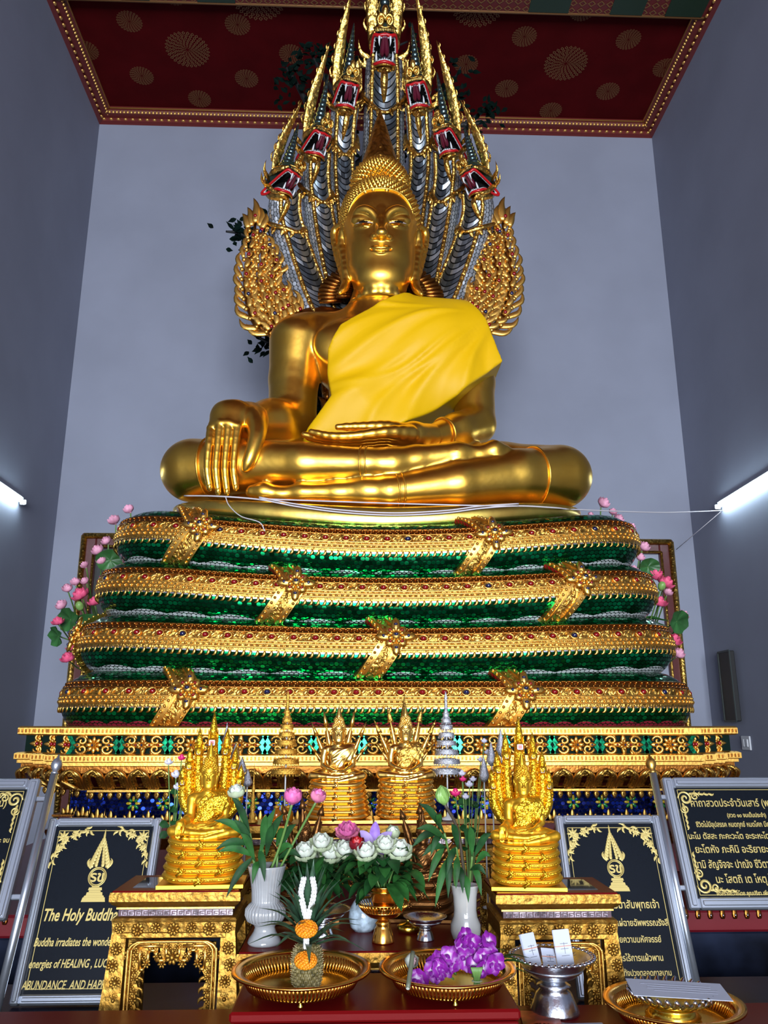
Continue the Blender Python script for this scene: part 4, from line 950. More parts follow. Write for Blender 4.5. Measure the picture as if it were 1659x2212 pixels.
# lotus petals with mirror slots, then the hanging fringe
pet = MB()
rc_ = np.array((.0, .0, .015, .045, .08, .11)); zz_ = np.array((1.378, 1.35, 1.325, 1.302, 1.28, 1.262))
def ppt(i, s, f, out): 
    rc = np.interp(f, np.linspace(0, 1, 6), rc_); z = np.interp(f, np.linspace(0, 1, 6), zz_); a, d, n, L = facet(i, 0); o = a+d*s-n*(rc-out); return (o[0], o[1], z)
for i, j in fac:
    a, d, n, L = facet(i, 0)
    if L < .1: continue
    k0 = max(1, int(round(L/.127))); st = L/k0
    for k in range(k0):
        s0 = (k+.5)*st
        for w_, r_, o_, mi in ((st*.44, .012, .012, 0), (st*.30, .009, .02, 1)):
            pts = [ppt(i, s0-w_, 1, o_), ppt(i, s0-w_, .6, o_+.015), ppt(i, s0-w_*.8, .3, o_+.02), ppt(i, s0, .12, o_+.012), ppt(i, s0+w_*.8, .3, o_+.02), ppt(i, s0+w_, .6, o_+.015), ppt(i, s0+w_, 1, o_)]
            pet.add(tube(path(pts, 19), r_, 6), mi)
        P = np.array([[ppt(i, s0+w*st*.40*(1 if f > .25 else .6), f, .010+.02*(1-w*w)) for w in (-1, -.5, 0, .5, 1)] for f in (.16, .35, .55, .75, 1)]); pet.add(surf(P), 1)
        P = np.array([[ppt(i, s0+w*st*.12*(1-.6*abs(f-.62)), f, .036) for w in (-1, 0, 1)] for f in (.38, .5, .7, .9)]); pet.add(surf(P), 2, False)
        for q in range(5): pet.add(ball(ppt(i, s0-st*.37, .3+.15*q, .02), .008, 5, 4), 0); pet.add(ball(ppt(i, s0+st*.37, .3+.15*q, .02), .008, 5, 4), 0)
    for k in range(int(L/.052)):
        M = facM(i, .12, (k+.5)*L/int(L/.052), 1.238, .005); pet.add(flame(.042, .019, 0, 6, 6), 0, M=M @ R('Y', pi)); pet.add(ball((0, -.008, -.014), (.008, .006, .008), 5, 4), 1, M=M)
    for k in range(int(L/.105)):
        s = (k+.5)*L/int(L/.105); M = facM(i, .19, s, 1.068)
        for x, l, r in ((0, .070, 0), (-.02, .045, -.25), (.02, .045, .25)): pet.add(flame(l, .016, 0, 6, 6), 0, M=M @ T(x, 0, 0) @ R('Y', r))
        M = facM(i, .20, s, 1.0); pet.add(flame(.045, .015, 0, 6, 6), 0, M=M); M = facM(i, .15, s, .93); pet.add(flame(.05, .03, 0, 6, 6), 1, M=M @ R('Y', pi) @ T(0, 0, -.05))
    if L > .3:
        for k in range(int(L/.165)):
            M = facM(i, .262, (k+.5)*L/int(L/.165), 1.165)
            for q in range(8): pet.add(ball((0, 0, 0), (.011, .006, .019), 6, 4), 3 + q % 2, M=M @ R('Y', q*pi/4) @ T(0, 0, .026))
childof(pet.build('lotus_petals', [M_bead, M_leaf_fine, M_mirror, M_yel, M_grn]), PED)
# lower marble plinth with a red ledge and a row of gold petals
PLN = empty('marble_plinth', (0, 4.4, 0), 0, 'dark navy marble plinth with red ledge and gold petal row under the pedestal', 'plinth')
m = MB(); m.add(box((0, 5.9, .32), (5.2, 3.4, .64), .01), 0, False); childof(m.build('marble_base', M_navy), PLN)
m = MB(); m.add(box((0, 5.9, .69), (5.24, 3.44, .10), .012), 0, False); childof(m.build('red_ledge', M_dred), PLN)
m = MB()
for k in range(86):
    x = -2.58+.06*k; m.add(flame(.055, .017, 0, 7, 6), 0, M=T(x, 4.178, .700) @ R('X', -.12)); m.add(ball((x, 4.172, .716), (.006, .006, .010), 5, 4), 1)
childof(m.build('petal_row', [M_browngold, M_mirror]), PLN)
STEP = tag(MB().add(box((-.05, 3.12, .31), (4.2, .90, .62), .01), sm=False).build('marble_step', M_navy), 'low dark marble step behind the offering table carrying the sign boards', 'step')
# ------------------------------------------------------------------ framed inscription boards
M_alu = NT('brushed_steel'); M_alu.set(base=(.50, .54, .61), metal=.85, rough=.30, normal=bump(M_alu, noise(M_alu, 90, 2, M_alu.obj()), .04, .002)); M_alu = M_alu.m
M_panel = simple('black_granite', (.003, .005, .008), .12, coat=.0, spec=.35, var=.4, vsc=300)
M_ink = simple('gold_lettering', (.62, .48, .16), .35, .35)
def textmesh(body, size, sx=1.0, shear=0.0, align='LEFT', bold=0.0):
    c = bpy.data.curves.new('lettering', 'FONT'); c.body = body; c.size = size; c.shear = shear; c.align_x = align; c.extrude = .0006; c.offset = bold; c.resolution_u = 3
    o = bpy.data.objects.new('lettering', c); COL.objects.link(o); dg = bpy.context.evaluated_depsgraph_get(); dg.update()
    me = bpy.data.meshes.new_from_object(o.evaluated_get(dg)); V = np.array([v.co for v in me.vertices]); F = [tuple(p.vertices) for p in me.polygons]
    bpy.data.objects.remove(o); bpy.data.curves.remove(c); bpy.data.meshes.remove(me)
    V = V*np.array((sx, 1, 1)); return np.stack([V[:, 0], -V[:, 2], V[:, 1]], 1), F
def flat(VF, th=.0012): V, F = VF; return V, F
def kan(mb, x, z, L, W, rot, curl=.3, y=-.0008): mb.add(flame(L, W, curl, 8, 6, .12), 0, M=T(x, y, z) @ R('Y', rot))
def scroll(mb, x, z, r, sx, sz, w=.0035):
    t = np.linspace(0, 3.2*pi, 26); rr = r*(1-t/(3.6*pi)); mb.add(tube(np.stack([x+sx*rr*np.cos(t), -.001+0*t, z+sz*rr*np.sin(t)], 1), [w*.6, w, w, w*.5], 5, flat=.3, hint=(0, 1, 0)), 0)
def emblem(mb, x, z, h):
    """flaming crown over a ringed monogram on a stepped base; z is the bottom"""
    u = h/10.0
    for k, (w, a, b) in enumerate(((2.15, 0, .6), (1.85, .6, .85), (1.5, .85, 1.3), (1.1, 1.3, 1.55), (1.25, 1.55, 1.95), (.7, 1.95, 2.2))): mb.add(prism([(x-w*u*.8, z+a*u), (x+w*u*.8, z+a*u), (x+w*u*.74, z+b*u*.985), (x-w*u*.74, z+b*u*.985)], -.0012-.0004*(k % 2), 0), 0, False)
    c = z+3.35*u; th = np.linspace(0, 2*pi, 37)[:-1]
    for r in (1.28, 1.08): mb.add(tube(np.stack([x+r*u*np.cos(th), -.001+0*th, c+r*u*np.sin(th)], 1), .085*u, 5, closed=True), 0)
    V, F = textmesh('รข', 2.0*u, 1.0, 0, 'CENTER', .05*u); mb.add((V+np.array((x, -.0006, c-.62*u)), F), 0, False)
    zb = z+4.6*u
    for k in range(9):
        f = k/8; w = 1.35*(1-f)**.9; zz = zb+.2*u+f*3.6*u
        for s in (-1, 1):
            kan(mb, x+s*w*u*.75, zz-.2*u, (1.25-.55*f)*u, .34*(1-.4*f)*u, s*.18, s*.25); kan(mb, x+s*w*u*.35, zz-.1*u, (1.0-.3*f)*u, .32*u*(1-.5*f), s*.05, 0)
        if k < 3: scroll(mb, x-w*u*.85, zz+.05*u, .30*u, -1, 1, .06*u); scroll(mb, x+w*u*.85, zz+.05*u, .30*u, 1, 1, .06*u)
    for s in (-1, 1): 
        for k in range(3): kan(mb, x+s*(1.2+.18*k)*u, zb-.15*u+.15*u*k, (1.0+.1*k)*u, .2*u, s*(.25-.1*k), s*.3)
    kan(mb, x, zb+3.2*u, 2.3*u, .22*u, 0, 0)
def board(name, xc, W, y0, z0, y1, z1, label, fw_, rail=0):
    e = empty(name, (xc, y0, z0), 0, label, 'sign', None); up = np.array((0, y1-y0, z1-z0)); H = np.linalg.norm(up); e.rotation_euler = (-atan2(up[1], up[2]), 0, 0)
    m = MB(); f = fw_
    for a, b, c, d in ((-W/2, -W/2+f, 0, H), (W/2-f, W/2, 0, H), (-W/2+f, W/2-f, 0, f), (-W/2+f, W/2-f, H-f, H)):
        m.add(box(((a+b)/2, .012, (c+d)/2), (b-a, .036, d-c), .006), 0, False)
        q = f*.28; m.add(box(((a+b)/2, -.004, (c+d)/2), (max(b-a-2*q, q), .012, max(d-c-2*q, q)), .004), 0, False)
    m.build('frame', M_alu, e)
    m = MB(); m.add(box((0, .012, H/2), (W-2*f+.01, .016, H-2*f+.01)), 0, False); m.build('panel', M_panel, e)
    return e, H, f
def line(mb, e, H, up, body, u0, v, u1, cap, shear=0.0, right=False, bold=.0005):
    """a line of lettering with its baseline from u0 to u1 at height v (photo pixels) on the board's plane"""
    a = np.array(e.location); nrm = np.array((0, -up[2], up[1]))/np.linalg.norm(up); upn = up/np.linalg.norm(up)
    def hit(u, v):
        d = at(u, v, 1.0)-CAM; t = ((a-CAM) @ nrm)/(d @ nrm); p = CAM+d*t; return p[0]-a[0], (p-a) @ upn
    x0, z = hit(u0, v); x1, _ = hit(u1, v); _, z2 = hit(u0, v-cap); size = (z2-z)/.72
    V, F = textmesh(body, size, 1.0, shear, 'LEFT', bold); w = V[:, 0].max()-V[:, 0].min(); k = (x1-x0)/w
    if right: k, x0 = right, x1-w*right
    mb.add(((V-np.array((V[:, 0].min(), 0, 0)))*np.array((k, 1, 1))+np.array((x0, -.001, z)), F), 0, False)
def border(mb, x0, x1, z0, z1, w=.0022):
    for a, b, c, d in ((x0, x1, z0, z0), (x0, x1, z1, z1), (x0, x0, z0, z1), (x1, x1, z0, z1)): mb.add(box(((a+b)/2, -.0005, (c+d)/2), (max(b-a, w), .0015, max(d-c, w))), 0, False)
def leafcorner(mb, x, z, sx, L):
    for k in range(26):
        f = k/25; a = f*pi/2; px_, pz_ = x+sx*L*(1-sin(a))*1.0, z-L*.9*(1-cos(a))
        kan(mb, px_+sx*.006*sin(k*3), pz_-.006*cos(k*5), .030-.010*abs(f-.5), .006, sx*(2.3+1.2*sin(k*2.1)), .2)
    for k in range(8): kan(mb, x+sx*.028, z-.028, .026, .006, k*pi/4, 0)
    for k in range(8): kan(mb, x+sx*.07, z-.024, .016, .004, k*pi/4, 0); kan(mb, x+sx*.024, z-.07, .016, .004, k*pi/4, 0)
YP = .0035
# near boards
e, H, f = board('sign_board', -1.172, .455, 3.273, .631, 3.5, 1.240, 'framed black board with English gold lettering The Holy Buddha', .034)
m = MB(); border(m, -.178, .178, .05, H-.05); leafcorner(m, -.186, H-.045, 1, .13); leafcorner(m, .186, H-.045, -1, .13); emblem(m, .005, H*.52, H*.41)
up = np.array((0, 3.5-3.273, 1.240-.631))
for b, u0, v, u1, cap, bo in (('The Holy Buddha', 92, 1989, 252, 27, .0012), ('Buddha irradiates the wonderful', 72, 2044, 258, 19, .0006), ('energies of HEALING , LUCK', 61, 2091, 241, 19, .0006), ('ABUNDANCE  AND HAPPINESS', 44, 2138, 262, 20, .0006)): line(m, e, H, up, b, u0, v, u1, cap, .22, bold=bo)
o = m.build('gold_inscription', M_ink, e); o.location = (0, YP, 0)
e, H, f = board('sign_board', .884, .438, 3.273, .631, 3.5, 1.243, 'framed black board with Thai gold lettering right of the carved table', .034)
m = MB(); border(m, -.172, .172, .05, H-.05); leafcorner(m, -.18, H-.045, 1, .13); leafcorner(m, .18, H-.045, -1, .13); emblem(m, .0, H*.555, H*.385)
for b, v, u1, cap, k in (('พระสัมมาสัมพุทธเจ้า', 1962, 1425, 17, .80), ('ทรงแผ่ฉายฉัพพรรณรังสี', 2000, 1445, 14, .80), ('ด้วยความมหัศจรรย์', 2036, 1430, 14, .80), ('การไร้การแผ้วพาน', 2076, 1434, 14, .85), ('ทั้งปวงตลอดกาลนาน', 2108, 1452, 13, .8)): line(m, e, H, up, b, u1-100, v, u1, cap, right=k)
o = m.build('gold_inscription', M_ink, e); o.location = (0, YP, 0)
# far boards on poles
def finial_pole(e, x, H, side):
    p = MB(); p.add(tube([(x, .01, -.29), (x, .01, H+.02)], .0155, 16), 0); o = p.build('pole', M_alu, e)
    q = MB(); q.add(lathe([(.012, 0), (.016, .006), (.01, .012), (.02, .03), (.023, .044), (.017, .06), (.006, .072), (.004, .085)], 16), 0, M=T(x, .01, H+.02)); q.build('finial', M_bead if side < 0 else M_alu, o)
    for z in (.08, H-.08): MB().add(box((x-side*.022, .012, z), (.05, .016, .02), .003), 0, False).build('bracket', M_alu, o)
e, H, f = board('sign_board', 1.562, .83, 3.37, .908, 3.55, 1.388, 'framed black board of many Thai prayer lines on a steel pole', .044)
finial_pole(e, -.446, H, -1); finial_pole(e, .446, H, 1)
m = MB(); border(m, -.36, .36, .052, H-.052)
for sx, sz in ((-1, 1), (1, 1), (-1, -1), (1, -1)):
    cx, cz = sx*.345, (H-.075) if sz > 0 else .075
    scroll(m, cx-sx*.012, cz-sz*.012, .030, sx, sz, .006); scroll(m, cx-sx*.055, cz-sz*.004, .018, -sx, sz, .004); scroll(m, cx-sx*.0, cz-sz*.055, .018, sx, -sz, .004)
    for k in range(5): kan(m, cx-sx*(.03+.022*k), cz+sz*.006, .034-.003*k, .006, -sx*(1.2+.1*k)*(1 if sz > 0 else 1), .3); kan(m, cx+sx*.004, cz-sz*(.03+.022*k), .034-.003*k, .006, pi if sz > 0 else 0, .3*sx)
up = np.array((0, 3.55-3.37, 1.388-.908))
for b, u0, v, u1, cap in (('คาถาสวดประจำวันเสาร์ (พระราหู)', 1494, 1742, 1706, 16), ('(สวด ๑๐ จบเป็นประจำ)', 1572, 1765, 1656, 9), ('ชีวิตไม่มีอุปสรรค หมดทุกข์ หมดโศก มีความสุข', 1505, 1786, 1690, 11), ('นะโม ตัสสะ ภะคะวะโต อะระหะโต สัมมา', 1489, 1812, 1700, 13), ('ยะโตหัง ภะคินิ อะริยายะ ชาติยา', 1504, 1842, 1712, 16), ('นามิ สัญจิจจะ ปาณัง ชีวิตา', 1503, 1875, 1664, 17), ('นะ โสตถิ เต โหตุ โสตถิ', 1549, 1907, 1700, 17), ('จัดสร้างถวายโดย คุณปรีชา เพื่อ', 1549, 1934, 1664, 9)): line(m, e, H, up, b, u0, v, u1, cap)
o = m.build('gold_inscription', M_ink, e); o.location = (0, YP, 0)
e, H, f = board('sign_board', -1.868, .83, 3.29, .908, 3.5, 1.392, 'framed black board cut by the left edge beside its gold tipped pole', .044)
finial_pole(e, .462, H, 1); finial_pole(e, -.462, H, -1)
m = MB(); border(m, -.36, .36, .052, H-.052)
for sx, sz in ((-1, 1), (1, 1), (-1, -1), (1, -1)):
    cx, cz = sx*.345, (H-.075) if sz > 0 else .075
    scroll(m, cx-sx*.012, cz-sz*.012, .030, sx, sz, .006); scroll(m, cx-sx*.055, cz-sz*.004, .018, -sx, sz, .004); scroll(m, cx-sx*.0, cz-sz*.055, .018, sx, -sz, .004)
    for k in range(5): kan(m, cx-sx*(.03+.022*k), cz+sz*.006, .034-.003*k, .006, -sx*(1.2+.1*k), .3); kan(m, cx+sx*.004, cz-sz*(.03+.022*k), .034-.003*k, .006, pi if sz > 0 else 0, .3*sx)
up = np.array((0, 3.5-3.29, 1.392-.908))
for b, v, u1, cap in (('คาถาสวดประจำวันพุธ (กลางคืน)', 1742, 12, 16), ('สวดเป็นประจำวันละ จบ', 1820, 18, 11)): line(m, e, H, up, b, u1-100, v, u1, cap, right=.85)
o = m.build('gold_inscription', M_ink, e); o.location = (0, YP, 0)
# ------------------------------------------------------------------ tables
M_key = simple('mirror_key', (.20, .165, .19), .25, .8, var=.8, vsc=70); M_red = simple('red_lacquer_table', (.14, .003, .004), .34, spec=.10); M_red2 = simple('bright_red_lacquer', (.11, .002, .003), .45, spec=.1)
M_carve = carved('table_carving', (.36, .205, .04), .48, 62, .6, .005, .95, (.30, .14, .02)); M_glass = simple('dark_glass_top', (.05, .05, .05), .06, coat=.5)
M_fret = NT('mirror_fret'); _u = M_fret.obj(); _b = M_fret.n('ShaderNodeTexBrick', i_Scale=26.0, i_Vector=M_fret.vmath('MULTIPLY', _u, (1, 1, 1)))
M_fret.set(base=M_fret.mix(noise(M_fret, 60, 1, _u), (.02, .012, .015, 1), (.12, .05, .07, 1)), metal=.2, rough=.3); M_fret = M_fret.m
def carved_table(x0, x1, yf, yb, zt, zf, label, inlay=True, fret=True):
    xc, W, D = (x0+x1)/2, x1-x0, yb-yf; h = zt-zf; e = empty('carved_table', (xc, (yf+yb)/2, zf), 0, label, 'table')
    hw, hd = W/2, D/2; s = min(1.0, h/.42)
    m = MB(); m.add(box((0, 0, h-.006), (W-.012, D-.012, .012), .003), 0, False); top = m.build('tabletop', M_red, e)
    if inlay: MB().add(box((.0, 0, h+.0005), (W*.72, D*.62, .002)), 0, False).build('glass_inlay', M_glass, top)
    prof = [(.002, h-.004), (.0, h-.012), (.0, h-.030), (.008, h-.040), (.018, h-.046), (.022, h-.050)]
    def ring(prof, mat, name, beads=0, par=e):
        m = MB(); P = []
        for r, z in prof: P.append([(-hw+r, -hd+r, z), (hw-r, -hd+r, z), (hw-r, hd-r, z), (-hw+r, hd-r, z)])
        V, F = surf(np.array(P), False, True); m.add((V, F), 0, False); return m.build(name, mat, par)
    ring(prof, M_carve, 'edge_moulding'); ring([(.020, h-.050), (.020, h-.055), (.026, h-.056)], M_bead, 'bead_line')
    ring([(.026, h-.056), (.026, h-.076)], M_fret if fret else M_carve, 'fret_band')
    k = MB(); xx = -hw+.035                       # key pattern
    while xx < hw-.04:
        for y_ in (-hd+.0245,):
            for a, b, c, d in ((0, .018, .014, .017), (0, .003, .002, .014), (.005, .018, .002, .005), (.015, .018, .005, .011), (.007, .015, .008, .011)): k.add(box((xx+(a+b)/2, y_, h-.0755+(c+d)/2), (b-a, .004, d-c)), 0, False)
        xx += .022
    k.build('key_fret', M_key, e)
    ring([(.026, h-.076), (.014, h-.080), (.010, h-.086), (.012, h-.092), (.014, h-.12), (.012, h-.135)], M_carve, 'apron')
    # front and back arch panels, legs with outward feet
    for sy in (-1, 1):
        m = MB(); y = sy*(hd-.020)
        m.add(box((0, y, h-.128), (W-.08, .018, .018), .003), 0, False)
        if sy < 0:
            for q in range(7):
                x = (q-3)*W*.135; m.add(merged(rosette(9, .007, .016+.004*(q % 2), .4, 5)), 0, M=T(x, y-.016, h-.106-.004*(q % 2)))
            pts = path([(-hw+.068, y-.010, 0.02), (-hw+.068, y-.010, h-.20), (-hw+.072, y-.010, h-.165), (-hw+.09, y-.010, h-.15), (-hw+.12, y-.010, h-.146), (hw-.12, y-.010, h-.146), (hw-.09, y-.010, h-.15), (hw-.072, y-.010, h-.165), (hw-.068, y-.010, h-.20), (hw-.068, y-.010, .02)], 60)
            m.add(tube(pts, .005, 6), 1); m.add(tube(pts+np.array((0, -.002, 0))+np.where(np.abs(pts[:, :1]) > 0, np.sign(pts[:, :1])*-.011, 0)*np.array((1, 0, 0))-np.array((0, 0, .0)), .0035, 6), 1)
            # carved brackets inside the arch
            a0, b0 = hw-.072, h-.150
            for sx in (-1, 1):
                pl = [(a0, b0)]; nz = 6; zz = np.linspace(b0-.055, .0, 2*nz)
                inner = [(a0-(.040 if i % 2 else .026)*(1-.55*i/(2*nz)), z) for i, z in enumerate(zz)]
                if h > .36: m.add(prism([(sx*p[0], p[1]) for p in ([(a0, .0), (a0, b0)]+[(a0-.045, b0)]+inner)][::sx], y-.003, y+.010), 0, False)
            for i in range(9):
                x = (i-4)*(a0*2/9.5); dd = .030+.016*(i % 2)+(.018 if i == 4 else 0); m.add(prism([(x-a0/10, b0), (x+a0/10, b0), (x+a0/13, b0-dd*.7), (x, b0-dd), (x-a0/13, b0-dd*.7)], y-.002, y+.010), 0, False)
            # openwork frets and blossoms under the arch
            for sx in (-1, 1):
                for pl in ([(.02, .158), (.02, .20), (.05, .20), (.05, .172), (.075, .172), (.075, .215)], [(.10, .16), (.10, .225), (.085, .225)], [(.03, .16), (.12, .16)], [(hw-.075, .165), (hw-.082, .24)]):
                    for (a, b), (c, d) in zip(pl[:-1], pl[1:]): m.add(tube([(sx*a, y, h-b), (sx*c, y, h-d)], .006, 6), 1)
                for q in range(11):
                    if h-.175-.019*q > .02: m.add(merged(rosette(7, .005, .0145, .5, 5)), 0, M=T(sx*(hw-.087-.008*sin(q*2.2)), y-.003, h-.175-.019*q))
                for q in range(9): m.add(merged(rosette(7, .005, .014, .5, 5)), 0, M=T(sx*(.015+.016*q), y-.003, h-.165-.022*((q*5) % 3)))
                for q in range(7):
                    if h-.19-.028*q > .05: m.add(flame(.028, .007, .3*sx, 6, 5), 0, M=T(sx*(hw-.10), y, h-.19-.028*q) @ R('Y', -sx*2.3))
            m.add(merged(rosette(9, .010, .022, .5, 5)), 0, M=T(0, y-.006, h-.19))
        m.build('arch_panel', [M_carve, M_bead], e)
    for sx in (-1, 1):
        for sy in (-1, 1):
            m = MB(); P = []
            for z, o in ((h-.135, .012), (h*.55, .006), (h*.3, -.004), (.10, -.012), (.03, -.014), (0, -.006)):
                xo, yo = sx*(hw-o), sy*(hd-o-.002); xi, yi = sx*(hw-.058), sy*(hd-.05); P.append([(xi, yi, z), (xo, yi, z), (xo, yo, z), (xi, yo, z)])
            V, F = surf(np.array(P), False, True); F = list(map(tuple, F)); F.append((0, 1, 2, 3)); m.add((V, F), 0, False)
            if sy < 0:
                for q in range(6): m.add(merged(rosette(9, .007, .019, .4, 5)), 0, M=T(sx*(hw-.032+.008*sin(q*1.9)), -hd-.001+.012*(1-q/5)*.8, h-.165-(h-.2)*q/6.0))
            m.build('leg', M_carve, e)
    return e
carved_table(-.928, -.520, 2.75, 3.04, 1.100, .622, 'gold carved table with red top under the left glittering Buddha')
carved_table(.286, .686, 2.75, 3.04, 1.085, .622, 'gold carved table with red top under the right glittering Buddha')
carved_table(-.515, .270, 2.67, 3.26, .943, .622, 'long low carved gold table with red top between the two side tables', False)
carved_table(-.60, .43, 3.36, 3.56, 1.225, .622, 'carved gold table at the back carrying the two middle Buddhas', False)
t = empty('offering_table', (0, 2.335, 0), 0, 'long dark red lacquer table across the front of the altar', 'table')
m = MB(); m.add(box((-.05, 0, .775), (3.4, .64, .05), .006), 0, False); m.build('tabletop', M_red, t)
for sx in (-1, 1):
    for sy in (-1, 1): MB().add(box((sx*1.55-.05, sy*.26, .375), (.07, .07, .75), .008), 0, False).build('leg', M_red, t)
t = empty('tray_stand', (-.106, 2.455, .80), 0, 'small bright red lacquer stand under the two gold trays', 'stand')
m = MB(); m.add(box((0, 0, .087), (.742, .33, .026), .006), 0, False); m.build('stand_top', M_red, t)
m = MB(); m.add(box((0, 0, .037), (.72, .31, .074), .004), 0, False); m.add(box((0, -.158, .066), (.73, .012, .012), .004), 0, False); m.build('stand_base', M_red2, t)
# ------------------------------------------------------------------ small statues on the tables
M_glit = NT('glitter_gold'); _o = M_glit.obj(); _g = M_glit.n('ShaderNodeNewGeometry').outputs['Normal']
_c = voro(M_glit, 420, _o, out=1); M_glit.set(base=(.90, .50, .025), metal=.9, rough=.30, normal=M_glit.vmath('NORMALIZE', M_glit.vmath('ADD', _g, M_glit.vmath('SCALE', M_glit.vmath('SUBTRACT', _c, (.5, .5, .5)))))); 
for n_ in M_glit.N:
    if n_.type == 'VECT_MATH' and n_.operation == 'SCALE': n_.inputs['Scale'].default_value = .75
M_glit = M_glit.m
M_ygold = simple('yellow_gold_paint', (.86, .47, .03), .38, .85); M_pgold = simple('pale_gilt', (1.0, .62, .15), .28, 1.0, 40, .15, .002)
M_bronze = simple('brown_bronze', (.22, .095, .028), .38, .9, 60, .4, .003); M_mouthred = simple('small_mouth_red', (.40, .002, .004), .35)
SB = {}
def small_body(pose):
    if pose not in SB:
        m = MB(); m.add(relax(buddha_body(.030, pose).mesh(), 1)); m.add(relax(buddha_head(.020).mesh(), 1)); V, F = merged(m); V = V-np.array((0, 6.2, 3.06))
        k = MB(); hair_mesh(k, 0, .16, 5); buddha_spire(k, 0, 12); HV, HF = merged(k); HV = HV-np.array((0, 6.2, 3.06))
        f = buddha_robe(.030); RV, RF = f.mesh(); keep = np.ones(len(RF), bool); RV = RV-np.array((0, 6.2, 3.06)); SB[pose] = ((V, F), (HV, HF), (RV, RF))
    return SB[pose]
def slab_ring(a, b, z, rz, ro, n=64):
    t = np.linspace(0, 2*pi, n+1)[:-1]; c, s = np.cos(t), np.sin(t); e = .6
    return tube(np.stack([(a-ro)*np.sign(c)*np.abs(c)**e, (b-ro)*np.sign(s)*np.abs(s)**e, z+.0*t+.010*(np.abs(c))**3], 1), ro, 10, closed=True, flat=rz/ro, hint=(0, 0, 1))
def slab_top(a, b, z):
    t = np.linspace(0, 2*pi, 49)[:-1]; c, s = np.cos(t), np.sin(t); return np.stack([a*np.sign(c)*np.abs(c)**.6, b*np.sign(s)*np.abs(s)**.6, z+0*t], 1), [tuple(range(48))]
def statuette(name, label, loc, rz, sc, pose, mats, base, hood, group=None):
    """base: (top half width, bottom half width, height, tiers, half depth ratio); hood: list of neck/spike specs"""
    body_m, hair_m, sash_m, hood_m = mats; e = empty(name, loc, rz, label, 'statue', group)
    wt, wb, h, nt, dr = base; m = MB(); pl = h*.075; m.add((np.array([[x*wb*1.0, y*wb*dr, z] for z in (0, pl) for x, y in ((-1, -1), (1, -1), (1, 1), (-1, 1))]), [(0, 1, 5, 4), (1, 2, 6, 5), (2, 3, 7, 6), (3, 0, 4, 7), (4, 5, 6, 7), (3, 2, 1, 0)]), 0, False)
    th = (h-pl)/nt
    for k in range(nt):
        f = (k+.5)/nt; a = wb*.97+(wt-wb*.97)*f; z = pl+th*(k+.5); m.add(slab_ring(a, a*dr, z, th*.54, th*.62), 0); m.add(slab_ring(a*1.012, a*dr*1.015, z, th*.16, th*.25), 1)
        m.add(slab_top(a*.9, a*dr*.9, z+th*.45), 0, False)
        if k < nt:
            for q in ((-.45, .5) if k % 2 else (0, )):
                x = q*a; m.add(merged(rosette(6, .004, th*.42, .5, 5)), 1, M=T(x, -a*dr-.004, z)); m.add(tube([(x-.012, -a*dr*1.005-.002, z+th*.5), (x, -a*dr*1.02-.003, z), (x-.018, -a*dr*1.005-.002, z-th*.5)], .006, 5), 1)
    bs = m.build('coil_base', [body_m, sash_m], e)
    (V, F), (HV, HF), (RV, RF) = small_body(pose); L = np.array((0, .01, h-.004))
    MB().add((V*sc+L, F)).build('body', body_m, e); MB().add((HV*sc+L, HF)).build('hair', hair_m, e); MB().add((RV*sc+L, RF)).build('sash', sash_m, e)
    hd = MB(); hw = max(abs(p[0]) for p in hood)
    heads = []
    for x, z, r, cl, kind in hood:
        y = sc*.9+.012*abs(x)/hw; root = np.array((x*.25, y+.01, h+.25*sc)); top = np.array((x, y, z)); P = path([root, root*.45+top*.55+np.array((x*.25, .01, 0)), top], 12)
        if kind == 'head':
            hd.add(tube(P, [r*1.5, r*1.7, r*1.2], 8, flat=.8), 0); heads.append((top, r, cl, x))
            for q in np.linspace(.1, .95, 12):
                o = np.array([np.interp(q, np.linspace(0, 1, 12), P[:, c]) for c in range(3)])
                for s in (-1, 1): hd.add(ball(o+np.array((s*r*.9, -r*.7, 0)), r*.32, 5, 4), 1)
        else:
            d = (top-root); n = 18; t = np.linspace(0, 1, n); rr = r*(1-.15*t)*(1+.09*np.sign(np.sin(t*70)))*np.clip((1.02-t)*3.2, .05, 1)
            hd.add(tube(root+d*t[:, None]*1.0, rr, 8, flat=.8), 0); Pq = root+d; 
            for s in (-1, 1): hd.add(tube([root+d*.15+np.array((s*r*.7, -r*.5, 0)), root+d*.85+np.array((s*r*.45, -r*.4, 0))], r*.16, 5), 1)
            u = d/np.linalg.norm(d); hd.add(tube([Pq-u*cl*.3, Pq+u*cl*.25, Pq+u*cl], [r*.75, r*.45, .0008], 7), 1)
    hp = hd.build('naga_hood', [hood_m, sash_m], e)
    for top, r, cl, x in heads:
        k = MB(); k.add(ball(top+np.array((0, -r*.4, r*.5)), (r*1.25, r*1.5, r*1.3), 9, 6), 0); k.add(tube([top+np.array((0, r*.2, r)), top+np.array((x*.03, r*.2, r+cl*.5)), top+np.array((x*.05, r*.1, r+cl))], [r*1.1, r*.8, .0006], 7), 1)
        for s in (-1, 1): k.add(tube([top+np.array((s*r*.8, 0, r*.6)), top+np.array((s*r*1.1, 0, r+cl*.35))], [r*.5, .0006], 6), 1)
        o = k.build('naga_head', [hood_m, sash_m], hp); k = MB(); top = top+np.array((0, -r*.35, 0)) if x else top; r = r*(.62 if x else 1.0); k.add(box(top+np.array((0, -r*1.75, r*.5)), (r*1.5, r*.5, r*1.3), r*.25), 0, False)
        for s in (-1, 1): k.add(box(top+np.array((s*r*.55, -r*2.0, r*.5)), (r*.28, r*.3, r*1.1), r*.05), 1, False); k.add(box(top+np.array((0, -r*2.0, r*.5+s*r*.5)), (r*1.2, r*.3, r*.22), r*.05), 1, False)
